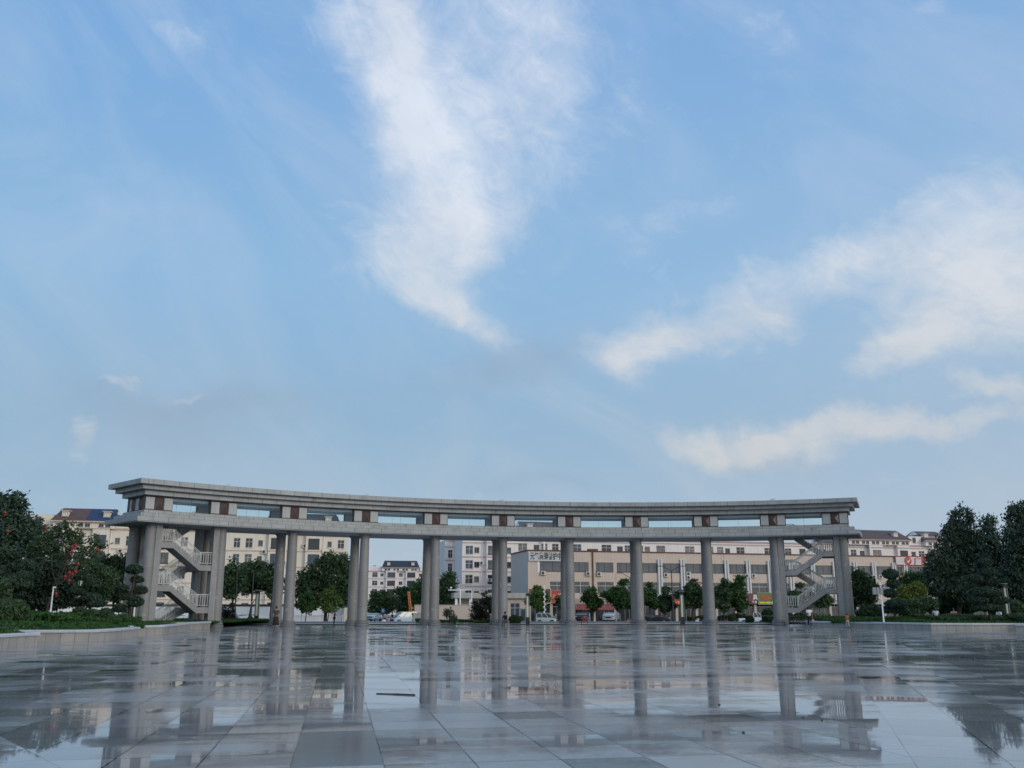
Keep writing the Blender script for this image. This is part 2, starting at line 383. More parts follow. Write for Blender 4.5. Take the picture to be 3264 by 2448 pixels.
def emis(name, col, k):
    m = bpy.data.materials.new(name); m.use_nodes = True; b = m.node_tree.nodes['Principled BSDF']
    b.inputs['Base Color'].default_value = (*col, 1); b.inputs['Emission Color'].default_value = (*col, 1); b.inputs['Emission Strength'].default_value = k; return m
def leafmat(name, c1, c2, trans=.25):
    m = bpy.data.materials.new(name); m.use_nodes = True; t = m.node_tree; q = NG(t); b = t.nodes['Principled BSDF']
    ge = q.n('ShaderNodeNewGeometry'); n = q.noise(ge.outputs['Position'], .9, 3, .5)
    f = q.m('ADD', q.m('MULTIPLY', ge.outputs['Random Per Island'], .55), q.m('MULTIPLY', q.maprange(n, .3, .7), .45))
    c = q.mix(f, (*c1, 1), (*c2, 1)); q.put(b.inputs['Base Color'], c); b.inputs['Roughness'].default_value = .6
    b.inputs['Specular IOR Level'].default_value = .25
    tr = q.n('ShaderNodeBsdfTranslucent'); q.put(tr.inputs[0], c); mx = q.n('ShaderNodeMixShader'); mx.inputs[0].default_value = trans
    q.put(mx.inputs[1], b.outputs[0]); q.put(mx.inputs[2], tr.outputs[0]); q.put(t.nodes['Material Output'].inputs[0], mx.outputs[0]); return m
M['leaf_dark'] = leafmat('dark_green_leaves', (.034, .068, .038), (.085, .145, .062))
M['leaf_conifer'] = leafmat('blue_green_needles', (.028, .058, .042), (.064, .108, .068), .1)
M['leaf_mid'] = leafmat('mid_green_leaves', (.03, .075, .025), (.075, .15, .05))
M['leaf_light'] = leafmat('light_green_leaves', (.06, .12, .03), (.15, .23, .075))
M['leaf_yellow'] = leafmat('yellow_green_leaves', (.09, .13, .025), (.19, .23, .06))
M['leaf_purple'] = leafmat('purple_brown_leaves', (.022, .020, .020), (.05, .045, .035))
M['grass'] = leafmat('grass_blades', (.025, .075, .018), (.055, .13, .032))
# ------------------------------------------------------------------ ground, plaza, road
def plaza_material():
    m = bpy.data.materials.new('wet_granite_paving'); m.use_nodes = True; t = m.node_tree; b = t.nodes['Principled BSDF']; q = NG(t)
    P = q.n('ShaderNodeNewGeometry').outputs['Position']; x, y, z = q.sep(P)
    def field(az_, a0, b0):
        c, s_ = math.cos(R(az_)), math.sin(R(az_))
        a = q.m('ADD', q.m('MULTIPLY', x, c), q.m('MULTIPLY', y, -s_)); bb = q.m('ADD', q.m('MULTIPLY', x, s_), q.m('MULTIPLY', y, c))
        return q.m('DIVIDE', q.m('SUBTRACT', a, a0), .9), q.m('DIVIDE', q.m('SUBTRACT', bb, b0), .885)
    aM, bM = field(-10.5, .51, 12.37); aR, bR = field(17.7, .87, 9.2); aL, bL = field(-39, 2.56, 9.9)
    isR = q.m('GREATER_THAN', aR, 0.0); isL = q.m('LESS_THAN', aL, 0.0)
    def sel(mv, rv, lv):
        v = q.m('ADD', q.m('MULTIPLY', mv, q.m('SUBTRACT', 1, isR)), q.m('MULTIPLY', rv, isR))
        return q.m('ADD', q.m('MULTIPLY', v, q.m('SUBTRACT', 1, isL)), q.m('MULTIPLY', lv, isL))
    a = sel(aM, aR, aL); bb = sel(bM, bR, bL)
    # alternate rows shift by half a slab in places
    ca, cb = q.m('FLOOR', a), q.m('FLOOR', bb)
    cell = q.xyz(ca, cb, q.m('ADD', q.m('MULTIPLY', isR, 17), q.m('MULTIPLY', isL, 31)))
    wn = q.n('ShaderNodeTexWhiteNoise', noise_dimensions='3D'); q.put(wn.inputs['Vector'], cell)
    h1, h2, h3 = q.sep(wn.outputs['Color'])
    pair = q.n('ShaderNodeTexWhiteNoise', noise_dimensions='3D')       # larger slabs groups laid together
    q.put(pair.inputs['Vector'], q.xyz(q.m('FLOOR', q.m('DIVIDE', ca, 3)), q.m('FLOOR', q.m('DIVIDE', cb, 2)), 5.0)); p1, p2, p3 = q.sep(pair.outputs['Color'])
    fa, fb = q.m('FRACT', a), q.m('FRACT', bb)
    edge = q.m('MINIMUM', q.m('MINIMUM', fa, q.m('SUBTRACT', 1, fa)), q.m('MINIMUM', fb, q.m('SUBTRACT', 1, fb)))
    joint = q.m('LESS_THAN', edge, .011)
    big = q.noise(P, .16, 4, .55); med = q.noise(P, .9, 5, .6); fine = q.noise(P, 60, 2, .6); strk = q.noise(q.xyz(q.m('MULTIPLY', x, .25), y, 0.0), 1.1, 4, .6)
    c = q.mix(h1, (.23, .235, .23, 1), (.40, .395, .385, 1))
    c = q.mix(.35, c, q.mix(p1, (.26, .265, .265, 1), (.40, .39, .37, 1)))
    c = q.mix(.5, c, q.ramp(fine, [(.3, (.36, .36, .36)), (.7, (.64, .64, .64))]), 'OVERLAY')
    c = q.mix(q.m('MULTIPLY', q.maprange(med, .4, .7), .35), c, (.21, .215, .215, 1))
    # a few slabs of nearly black stone
    inA = q.m('MULTIPLY', q.m('SUBTRACT', 1, isR), q.m('SUBTRACT', 1, isL))
    dk = q.m('MULTIPLY', inA, q.m('MULTIPLY', q.m('COMPARE', ca, -1, .1), q.m('MULTIPLY', q.m('LESS_THAN', bb, 0), q.m('GREATER_THAN', bb, -3.01))))
    dk2 = q.m('GREATER_THAN', h3, .975)
    band = q.m('MULTIPLY', inA, q.m('MULTIPLY', q.m('COMPARE', cb, 9, .1), q.m('GREATER_THAN', a, 1.0)))
    dark = q.m('MAXIMUM', q.m('MAXIMUM', dk, dk2), band)
    c = q.mix(q.m('MULTIPLY', dark, .85), c, (.028, .031, .034, 1))
    c = q.mix(q.m('MULTIPLY', joint, .9), c, (.015, .02, .02, 1))
    q.put(b.inputs['Base Color'], c)
    # water film: pools that cross the joints, a little held back by the slabs' own level
    pool = q.noise(q.xyz(q.m('MULTIPLY', x, .55), y, 0.0), .42, 7, .62, .6)
    wet = q.m('ADD', q.m('ADD', q.m('MULTIPLY', pool, 1.15), q.m('MULTIPLY', strk, .35)), q.m('ADD', q.m('MULTIPLY', p2, .10), q.m('MULTIPLY', h2, .10)))
    def puddle(px, py, rx, ry_):
        c_ = gnd(px, py); a_ = q.m('DIVIDE', q.m('SUBTRACT', x, c_.x), rx); b_ = q.m('DIVIDE', q.m('SUBTRACT', y, c_.y), ry_)
        return q.m('MULTIPLY', q.m('EXPONENT', q.m('MULTIPLY', q.m('ADD', q.m('MULTIPLY', a_, a_), q.m('MULTIPLY', b_, b_)), -1.0)), .26)
    for P_ in ((1250, 2185, 1.7, 4.2), (3080, 2330, 2.2, 3.0), (130, 2390, 1.2, 1.2), (2750, 2240, 1.6, 3.0), (1100, 2380, .9, 1.2)): wet = q.m('ADD', wet, puddle(*P_))
    film = q.maprange(wet, .72, 1.02, 0, 1, True)
    rough = q.m('ADD', q.m('MULTIPLY', q.m('SUBTRACT', 1, film), .115), .016)
    rough = q.m('ADD', rough, q.m('MULTIPLY', fine, .02))
    rough = q.m('ADD', rough, q.m('MULTIPLY', q.m('MULTIPLY', joint, q.m('SUBTRACT', 1, film)), .3))
    rough = q.m('ADD', rough, q.m('MULTIPLY', q.m('MULTIPLY', q.m('GREATER_THAN', h1, .55), q.m('SUBTRACT', 1, film)), .05))
    rough = q.m('ADD', rough, q.m('MULTIPLY', dk, .10))
    grit = q.maprange(q.noise(P, 9.0, 6, .7), .52, .70); rough = q.m('ADD', rough, q.m('MULTIPLY', grit, .035))
    q.put(b.inputs['Roughness'], rough); b.inputs['IOR'].default_value = 1.48; b.inputs['Specular IOR Level'].default_value = .5
    # every slab lies at its own very slight tilt, and the film of water ripples
    nx = q.m('MULTIPLY', q.m('SUBTRACT', h3, .5), .0032); ny = q.m('MULTIPLY', q.m('SUBTRACT', h2, .5), .0070)
    rip = q.noise(q.xyz(x, y, 0.0), 2.4, 4, .6, out=1); rx, ry, _ = q.sep(rip)
    rip2 = q.noise(q.xyz(x, y, 0.0), 14, 3, .6, out=1); rx2, ry2, _2 = q.sep(rip2)
    dry = q.m('SUBTRACT', 1.06, film)
    nx = q.m('ADD', nx, q.m('MULTIPLY', q.m('MULTIPLY', q.m('SUBTRACT', rx, .5), .010), dry))
    ny = q.m('ADD', ny, q.m('MULTIPLY', q.m('MULTIPLY', q.m('SUBTRACT', ry, .5), .034), dry))
    nx = q.m('ADD', nx, q.m('MULTIPLY', q.m('MULTIPLY', q.m('SUBTRACT', rx2, .5), .014), dry))
    ny = q.m('ADD', ny, q.m('MULTIPLY', q.m('MULTIPLY', q.m('SUBTRACT', ry2, .5), .034), dry))
    q.put(b.inputs['Normal'], q.v('NORMALIZE', q.xyz(nx, ny, 1.0)))
    return m
M['plaza'] = plaza_material()
def sheet(name, pts, z, m, label=None, kind='structure'):
    b = MB(); b.face([(x, y, z) for x, y in pts]); o = b.build(name, m); o['kind'] = kind
    return o
EDGE = 91.0
sheet('plaza', [(-70, -40), (90, -40), (90, EDGE), (-70, EDGE)], 0.0, M['plaza'])
M['kerb'] = mat('wet_kerb_granite', (.42, .43, .43), .3, vary=.12, scale=1.5)
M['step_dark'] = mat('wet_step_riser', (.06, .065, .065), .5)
b = MB(); b.box(-70, 90, EDGE, 97.0, -.7, .10); b.box(-70, 90, 97.0, 98.6, -.7, .20); st = b.build('terrace', M['kerb']); st['kind'] = 'structure'
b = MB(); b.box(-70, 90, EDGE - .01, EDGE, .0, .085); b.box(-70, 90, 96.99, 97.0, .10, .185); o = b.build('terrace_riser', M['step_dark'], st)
M['ground'] = mat('wet_pavement', (.13, .13, .125), .5, vary=.2, scale=.3)
M['road'] = mat('wet_asphalt', (.042, .044, .046), .35, vary=.2, scale=.4)
sheet('ground', [(-1500, -200), (1500, -200), (1500, 2500), (-1500, 2500)], -.75, M['ground'])
RA = R(13.0); GZ = -.74
def rot2(x, y, a=RA, o=(0, 0)): return (o[0] + x * math.cos(a) - y * math.sin(a), o[1] + x * math.sin(a) + y * math.cos(a))
RO = (0, 128.0)
sheet('road', [rot2(x, y, RA, RO) for x, y in ((-260, 0), (260, 0), (260, 15), (-260, 15))], -.746, M['road'])
k = MB(); MT = Matrix.Translation((RO[0], RO[1], 0)) @ Matrix.Rotation(RA, 4, 'Z')
k.box(-260, 260, -.3, 0, -.75, -.55, MT); k.box(-260, 260, 15.0, 15.3, -.75, -.60, MT); o = k.build('kerb', M['kerb']); o['kind'] = 'structure'
k = MB()
for i in range(-40, 41): k.face([MT @ Vector(p) for p in ((i * 6, 7.4, -.741), (i * 6 + 3, 7.4, -.741), (i * 6 + 3, 7.55, -.741), (i * 6, 7.55, -.741))])
o = k.build('road_marking', M['white_paint']); o['kind'] = 'structure'

# ------------------------------------------------------------------ the curved colonnade
CC = Vector((10.757, 33.056, 0)); R0 = 54.95; R1 = R0 + 6.0; TA, TB = -46.4, 22.45
COLT = [-44.57, -38.57, -32.18, -25.42, -18.59, -11.92, -5.30, 1.41, 8.19, 14.58, 20.79]
def pol(th, r, z=0.0): return Vector((CC.x + r * math.sin(R(th)), CC.y + r * math.cos(R(th)), z))
def frame_at(th, r, z=0.0):
    """local frame: x along the arc (to the right seen from the plaza), y outward (away from the plaza), z up"""
    t = R(th); ex = Vector((math.cos(t), -math.sin(t), 0)); ey = Vector((math.sin(t), math.cos(t), 0)); p = pol(th, r, z)
    return Matrix(((ex.x, ey.x, 0, p.x), (ex.y, ey.y, 0, p.y), (0, 0, 1, p.z), (0, 0, 0, 1)))
gal = empty('colonnade', pol(-12, R0 + 3), 0, 'long curved grey granite colonnade with a glazed upper gallery and two stair towers', 'colonnade')
GO = gal.location.copy()
def gp(b, name, mats, parent=gal, smooth=False):
    """parts are modelled in place, then moved so that they hang below the colonnade's own origin"""
    off = GO if parent is gal else GO
    b.v = [(x - off.x, y - off.y, z) for x, y, z in b.v]
    return b.build(name, mats, parent, smooth)
def sweep(b, r0, r1, z0, z1, ta, tb, row=0, n=96, uvh=.34):
    """a curved bar; row picks the course of blocks in the block pattern"""
    for i in range(n):
        a = ta + (tb - ta) * i / n; c = ta + (tb - ta) * (i + 1) / n
        ua, uc = R(a - TA) * R0, R(c - TA) * R0; v0 = row * uvh + .004; v1 = (row + 1) * uvh - .004
        P = lambda t, r, z: pol(t, r, z)
        b.face([P(a, r0, z0), P(c, r0, z0), P(c, r0, z1), P(a, r0, z1)], [(ua, v0), (uc, v0), (uc, v1), (ua, v1)])
        b.face([P(c, r1, z0), P(a, r1, z0), P(a, r1, z1), P(c, r1, z1)], [(uc, v0), (ua, v0), (ua, v1), (uc, v1)])
        b.face([P(a, r0, z1), P(c, r0, z1), P(c, r1, z1), P(a, r1, z1)], [(ua, v0 + .1), (uc, v0 + .1), (uc, v0 + .2), (ua, v0 + .2)])
        b.face([P(a, r1, z0), P(c, r1, z0), P(c, r0, z0), P(a, r0, z0)], [(ua, v0 + .1), (uc, v0 + .1), (uc, v0 + .2), (ua, v0 + .2)])
    for t, s in ((ta, 1), (tb, -1)):
        q = [pol(t, r0, z0), pol(t, r1, z0), pol(t, r1, z1), pol(t, r0, z1)]; L = r1 - r0
        uv = [(.3, v0), (.3 + L, v0), (.3 + L, v1), (.3, v1)]
        if s > 0: q.reverse(); uv.reverse()
        b.face(q, uv)
def inset(k):  # metres of set-back -> radii and angles
    d = math.degrees(k / (R0 + 3)); return R0 + k, R1 - k, TA + d, TB - d
cor = MB()
for k, z0, z1, row in ((0, 11.06, 11.45, 0), (.42, 10.71, 11.06, 1), (.84, 10.31, 10.71, 2)):
    r0, r1, ta, tb = inset(k); sweep(cor, r0, r1, z0, z1, ta, tb, row)
gp(cor, 'cornice', M['gran_front'])
# roof skylight caps
for px in (730, 1174, 1604, 2467):
    rr = Vector(ray(px, 1590)); th = None; best = 9
    for i in range(-4600, 2240):
        t = i / 100; p = pol(t, R0 + .9); e = abs(p.x / p.y - rr.x / rr.y)
        if e < best: best = e; th = t
    c = pol(th, R0 + .9, 11.45); sk = MB(); sk.lathe([(.42, 0), (.42, .05), (.34, .16), (.18, .25), (.02, .28)], 16, c)
    gp(sk, 'roof_light', M['steel'], smooth=True)
fas = MB()
for k, z0, z1, row in ((0, 8.16, 8.52, 3), (.48, 8.52, 8.85, 4), (.96, 8.85, 9.13, 5)):
    r0, r1, ta, tb = inset(k); sweep(fas, r0, r1, z0, z1, ta, tb, row)
fascia = gp(fas, 'fascia', M['gran_front'])
so = MB(); r0, r1, ta, tb = inset(.06); sweep(so, r0, r1, 8.10, 8.157, ta, tb, 0); gp(so, 'soffit', M['soffit'])
cl_ = MB(); r0, r1, ta, tb = inset(1.7); sweep(cl_, r0, r1, 10.06, 10.305, ta, tb, 0); gp(cl_, 'ceiling', M['inner'])
fl_ = MB(); sweep(fl_, r0, r1, 9.132, 9.16, ta, tb, 0); gp(fl_, 'gallery_floor', M['inner'])
# piers of the gallery: red-brown granite, two pale panels and a pyramid between them
PZ0, PZ1 = 9.13, 10.31
def pyramid(b, x, zc, w, h, d, F_):
    v = [F_ @ Vector(p) for p in ((x - w / 2, 0, zc - h / 2), (x + w / 2, 0, zc - h / 2), (x + w / 2, 0, zc + h / 2), (x - w / 2, 0, zc + h / 2), (x, -d, zc))]
    b.poly(v, [(0, 1, 4), (1, 2, 4), (2, 3, 4), (3, 0, 4)])
def pier(th, rr, outward, w=2.25, full=True, name='pier'):
    F_ = frame_at(th, rr)
    if outward: F_ = F_ @ Matrix.Rotation(math.pi, 4, 'Z')
    b = MB(); b.box(-w / 2, w / 2, 0, .40, PZ0, PZ1, F_); p = gp(b, name, M['brown'])
    if full:
        zc = (PZ0 + PZ1) / 2 - .02
        for s in (-1, 1):
            b = MB(); b.box(s * .755 - .35, s * .755 + .35, -.07, .0, zc - .47, zc + .47, F_); gp(b, 'stone_panel', M['gran_plain'], p)
        b = MB(); pyramid(b, 0, zc, .74, 1.06, .26, F_); gp(b, 'pyramid', M['brown2'], p)
        b = MB(); b.box(-w / 2, w / 2, .40, .44, PZ0 + .03, PZ1 - .07, F_); gp(b, 'inner_lining', M['inner'], p)
        for s in (-1, 1):
            b = MB(); b.box(s * (w / 2) - (.0 if s > 0 else .05), s * (w / 2) + (.05 if s > 0 else .0), .05, .38, PZ0, PZ1, F_); gp(b, 'jamb', M['dark_metal'], p)
    return p
rf = R0 + 1.28; rb = R1 - 1.28
for i, th in enumerate(COLT):
    t = max(TA + 2.25, min(TB - 2.15, th)); pier(t, rf, False); pier(t, rb, True)
# end walls of the gallery
for te, s in ((TA + math.degrees(1.28 / 58), -1), (TB - math.degrees(1.28 / 58), 1)):
    c = frame_at(te, (rf + rb) / 2); F_ = c @ Matrix.Rotation(R(90 * s), 4, 'Z')     # local -y now points out of the end
    b = MB(); b.box(-1.72, 1.72, .02, .42, PZ0, PZ1, F_); p = gp(b, 'end_wall', M['brown']); zc = (PZ0 + PZ1) / 2 - .02
    for x in (-1.36, 0.0, 1.36):
        b = MB(); b.box(x - .31, x + .31, -.06, .0, zc - .47, zc + .47, F_); gp(b, 'stone_panel', M['gran_plain'], p)
    for x in (-.68, .68):
        b = MB(); pyramid(b, x, zc, .70, 1.06, .26, F_); gp(b, 'pyramid', M['brown2'], p)
# glazing between the piers
for i in range(10):
    for rr, nm in ((rf + .16, 0), (rb - .16, 1)):
        a = max(TA + 2.25, COLT[i]) + 1.13; c = min(TB - 2.15, COLT[i + 1]) - 1.13
        b = MB(); n = 4
        for j in range(n):
            t0, t1 = a + (c - a) * j / n, a + (c - a) * (j + 1) / n
            b.face([pol(t0, rr, PZ0), pol(t1, rr, PZ0), pol(t1, rr, PZ1), pol(t0, rr, PZ1)])
        g_ = gp(b, 'glass_pane', M['glass'])
        b = MB()
        for z in (PZ0, PZ1 - .05): sweep(b, rr - .03, rr + .03, z + .002, z + .05, a, c, 0, 4)
        for j in (1, 2, 3):
            t = a + (c - a) * j / 4
            if j == 2: b.box(-.004, .004, -.01, .01, PZ0, PZ1, frame_at(t, rr))
        gp(b, 'glazing_frame', M['dark_metal'], g_)
# columns
prof_sh = [(.455, .50), (.458, 1.2), (.452, 3.0), (.435, 5.0), (.41, 7.0), (.402, 7.66), (.425, 7.70), (.425, 7.74), (.40, 7.76), (.40, 7.82), (.43, 7.90), (.50, 7.99), (.56, 8.03), (.56, 8.10)]
prof_base = [(.66, 0), (.68, .03), (.68, .15), (.655, .18), (.60, .20), (.63, .25), (.63, .33), (.59, .37), (.53, .39), (.555, .43), (.545, .49), (.47, .52)]
def column(th, r):
    F_ = frame_at(th, r); b = MB(); b.lathe(prof_sh[:6], 28, (0, 0, 0), F_); c = gp(b, 'column', M['gran_col'], smooth=False); shade_auto(c, 30)
    b = MB(); b.lathe(prof_sh[5:], 28, (0, 0, 0), F_); shade_auto(gp(b, 'capital', M['gran_col'], c), 30)
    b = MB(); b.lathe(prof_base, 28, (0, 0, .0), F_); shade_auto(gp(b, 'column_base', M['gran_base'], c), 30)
RCF, RCB = R0 + 1.35, R0 + 4.55
for i, th in enumerate(COLT):
    for r in (RCF, RCB): column(th, r)
# stair towers
def stair_tower(ta, tb, outer_left, base_z):
    """ta < tb column angles; flights on the plaza side climb towards the outer end"""
    A = pol(ta, RCF); B = pol(tb, RCF); ex = (B - A).normalized(); ey = Vector((-ex.y, ex.x, 0)); L = (B - A).length
    F_ = Matrix(((ex.x, ey.x, 0, A.x), (ex.y, ey.y, 0, A.y), (0, 0, 1, 0), (0, 0, 0, 1)))
    W = RCB - RCF
    for x0, x1 in ((.30, .80), (L - .80, L - .30)):
        for y0 in (-.36, W - .36):
            b = MB(); b.box(x0, x1, y0, y0 + .74, -.2, 8.12, F_); gp(b, 'pillar', M['gran_stair'])
    xa, xb = .80, L - .80                       # clear span
    mir = (lambda x: x) if not outer_left else (lambda x: xa + xb - x)       # after mirroring: low x = inner end, high x = outer end
    def bx(b, x0, x1, *r): u, v = sorted((mir(x0), mir(x1))); b.box(u, v, *r, F_)
    lv = [0.0, 1.60, 3.30, 4.96, 6.67, 8.42]; land = 1.0; th_ = .46
    inner = xa + land; outer = xb - land
    steel = []
    for n in range(5):
        z0, z1 = lv[n], lv[n + 1]
        front = n % 2 == 1                       # odd flights are on the plaza side and climb to the outer end
        y0, y1 = (-.30, 1.30) if front else (W - 1.30, W + .30)
        xs, xe = (inner, outer) if front else (outer, inner)
        N = 11; pts = [(xs, z0 - th_ * .98), (xs, z0)]
        for i in range(N):
            xx = xs + (xe - xs) * i / N; zz = z0 + (z1 - z0) * (i + 1) / N
            pts += [(xx, zz), (xs + (xe - xs) * (i + 1) / N, zz)]
        pts += [(xe, z1 - th_)]
        pts = [(mir(x), max(z, -.1)) for x, z in pts]
        b = MB(); b.prism(pts, y0 + .002, y1 - .002, F_); fl = gp(b, 'stair_flight', M['gran_stair'])
        # landing at the top of this flight
        if n < 4:
            b = MB(); la, lb = (outer, xb + .02) if front else (xa - .02, inner)
            bx(b, la, lb, -.304, W + .304, z1 - th_, z1); gp(b, 'landing', M['gran_stair'])
        # railings on both sides of the flight
        for ys in (y0 + .07, y1 - .07):
            b = MB(); tr = .022
            def rl(p, q, r=tr): b.tube(F_ @ Vector((mir(p[0]), ys, p[1])), F_ @ Vector((mir(q[0]), ys, q[1])), r, n=6)
            e0 = (xa if not front else xb); s_end = (xb if not front else xa)
            # handrail, upper rail, lower rail
            ends = [(s_end if n else xs, z0), (xs, z0), (xe, z1), (e0, z1)]
            for h, r in ((1.02, .030), (.90, .018), (.14, .018)):
                for p, q in zip(ends, ends[1:]):
                    if abs(p[0] - q[0]) > .02: rl((p[0], p[1] + h), (q[0], q[1] + h), r)
            nb = 19
            for i in range(nb + 1):
                t = i / nb; x = xs + (xe - xs) * t; z = z0 + (z1 - z0) * t
                big = i in (0, nb // 3, 2 * nb // 3, nb)
                rl((x, z + (.0 if big else .14)), (x, z + (1.0 if big else .90)), .03 if big else .019)
            for (p, q) in ((ends[0], ends[1]), (ends[2], ends[3])):
                d = abs(p[0] - q[0]); k_ = int(d / .17)
                for i in range(k_):
                    x = p[0] + (q[0] - p[0]) * (i + .5) / max(k_, 1); rl((x, p[1] + .14), (x, p[1] + .90), .019)
                if d > .02: rl((ends[3][0] + (.05 if ends[3][0] < xs else -.05), z1), (ends[3][0] + (.05 if ends[3][0] < xs else -.05), z1 + 1.0), .026)
            gp(b, 'railing', M['steel'], fl)
stair_tower(COLT[0], COLT[1], True, 0)
stair_tower(COLT[9], COLT[10], False, 0)
# ------------------------------------------------------------------ buildings
WC = {}
def win_mesh(kind, w, h):
    key = (kind, round(w, 2), round(h, 2))
    if key in WC: return WC[key]
    f = MB(); p = MB(); W, H = w / 2, h / 2; t = .055
    f.box(-W, W, .10, .18, -H, -H + t); f.box(-W, W, .10, .18, H - t, H)
    f.box(-W, -W + t, .10, .18, -H + t, H - t); f.box(W - t, W, .10, .18, -H + t, H - t)
    if kind in ('cross', 'dcross'):
        f.box(-.03, .03, .09, .17, -H + t, H - t); z = H * .25
        f.box(-W + t, -.03, .09, .17, z - .03, z + .03); f.box(.03, W - t, .09, .17, z - .03, z + .03)
        f.box(-W - .06, W + .06, -.10, .10, -H - .09, -H - .002)
    elif kind == 'small':
        f.box(-.025, .025, .09, .17, -H + t, H - t); f.box(-W - .05, W + .05, -.08, .10, -H - .08, -H - .002)
    elif kind == 'bay':
        for x in (-W * .45, W * .45): f.box(x - .03, x + .03, .09, .17, -H + t, H - t)
        f.box(-W - .08, W + .08, -.12, .10, -H - .12, -H - .002)
    elif kind == 'quad':                     # long band window: two big lights, an opening light at each end
        for x in (-W * .66, 0, W * .66): f.box(x - .035, x + .035, .08, .17, -H + t, H - t)
        for s in (-1, 1):
            a, c = sorted((s * (W - t), s * (W * .66 + .035))); f.box(a, c, .09, .165, H * .25 - .03, H * .25 + .03)
        f.box(-W - .03, W + .03, -.05, .10, -H - .10, -H - .002)
    elif kind == 'barred':
        f.box(-.04, .04, .09, .17, -H + t, H - t); f.box(-W + t, -.04, .09, .17, H * .3 - .04, H * .3 + .04); f.box(.04, W - t, .09, .17, H * .3 - .04, H * .3 + .04)
        n = int(w / .22)
        for i in range(1, n): x = -W + w * i / n; f.box(x - .012, x + .012, .02, .045, -H, H)
    p.box(-W + t, W - t, .125, .14, -H + t, H - t)
    fm = {'cross': M['frame_w'], 'dcross': M['frame_g'], 'small': M['frame_g'], 'bay': M['frame_d'], 'quad': M['frame_d'], 'barred': M['frame_w']}[kind]
    WC[key] = (f.mesh('window', fm), [p.mesh('pane', M[k]) for k in ('pane_a', 'pane_b', 'pane_c', 'pane_g')]); return WC[key]
rnd = random.Random(5)
def wall_holes(b, x0, x1, z0, z1, holes, y=0.0, depth=.2):
    """front wall with real openings; holes = (xc, zc, w, h)"""
    hs = [(x - w / 2, x + w / 2, z - h / 2, z + h / 2) for x, z, w, h in holes if x - w / 2 > x0 + .01 and x + w / 2 < x1 - .01 and z - h / 2 > z0 and z + h / 2 < z1]
    xs = sorted({x0, x1, *[h[0] for h in hs], *[h[1] for h in hs]}); zs = sorted({z0, z1, *[h[2] for h in hs], *[h[3] for h in hs]})
    for i in range(len(xs) - 1):
        # merge cells vertically where possible
        run = None
        for j in range(len(zs) - 1):
            xc, zc = (xs[i] + xs[i + 1]) / 2, (zs[j] + zs[j + 1]) / 2
            hole = any(h[0] < xc < h[1] and h[2] < zc < h[3] for h in hs)
            if not hole and run is None: run = zs[j]
            if hole and run is not None: b.face([(xs[i], y, run), (xs[i + 1], y, run), (xs[i + 1], y, zs[j]), (xs[i], y, zs[j])]); run = None
        if run is not None: b.face([(xs[i], y, run), (xs[i + 1], y, run), (xs[i + 1], y, z1), (xs[i], y, z1)])
    for a, c, e, f_ in hs:
        b.face([(a, y, e), (a, y + depth, e), (a, y + depth, f_), (a, y, f_)]); b.face([(c, y + depth, e), (c, y, e), (c, y, f_), (c, y + depth, f_)])
        b.face([(a, y, f_), (a, y + depth, f_), (c, y + depth, f_), (c, y, f_)]); b.face([(a, y + depth, e), (a, y, e), (c, y, e), (c, y + depth, e)])
    return hs
def put_window(parent, kind, x, z, w, h, y=0.0, pane=None):
    f, ps = win_mesh(kind, w, h); o = link_mesh('window', f, parent, (x, y, z))
    k = pane if pane is not None else rnd.choices((0, 1, 2), (6, 3, 1))[0]
    link_mesh('pane', ps[k], o)
    return o
class Facade:
    """local x along the street front, local -y towards the camera"""
    def __init__(s, name, px0, Y0, ang, label, cat='building', z0=-.75):
        p = atY(px0, 1850, Y0); s.o = Vector((p.x, Y0, z0)); s.a = R(ang); s.z0 = z0
        s.root = empty(name, s.o, s.a, label, cat); s.b = MB()
    def s_of(s, px, py=1850):
        """distance along the front at which the line of sight through px meets it"""
        r = ray(px, py); k = r[0] / r[1]; c, sn = math.cos(s.a), math.sin(s.a)
        return (k * s.o.y - s.o.x) / (c - k * sn)
    def z_of(s, px, py):
        x = s.s_of(px, py); Y = s.o.y + x * math.sin(s.a); return atY(px, py, Y).z - s.z0
def dormer(bld, x, y, z, roofm):
    b = MB(); b.box(-.55, .55, -.0, 1.6, -.5, .55); d = b.build('dormer', M['white_st' if bld.wallm is M['white_st'] else 'cream'], bld.root, loc=(x, y, z))
    b = MB(); b.box(-.75, .75, -.18, 1.7, .552, .72); b.build('dormer_cornice', bld.trim, d)
    put_window(d, 'small', 0, 0, .8, .75, -.12)
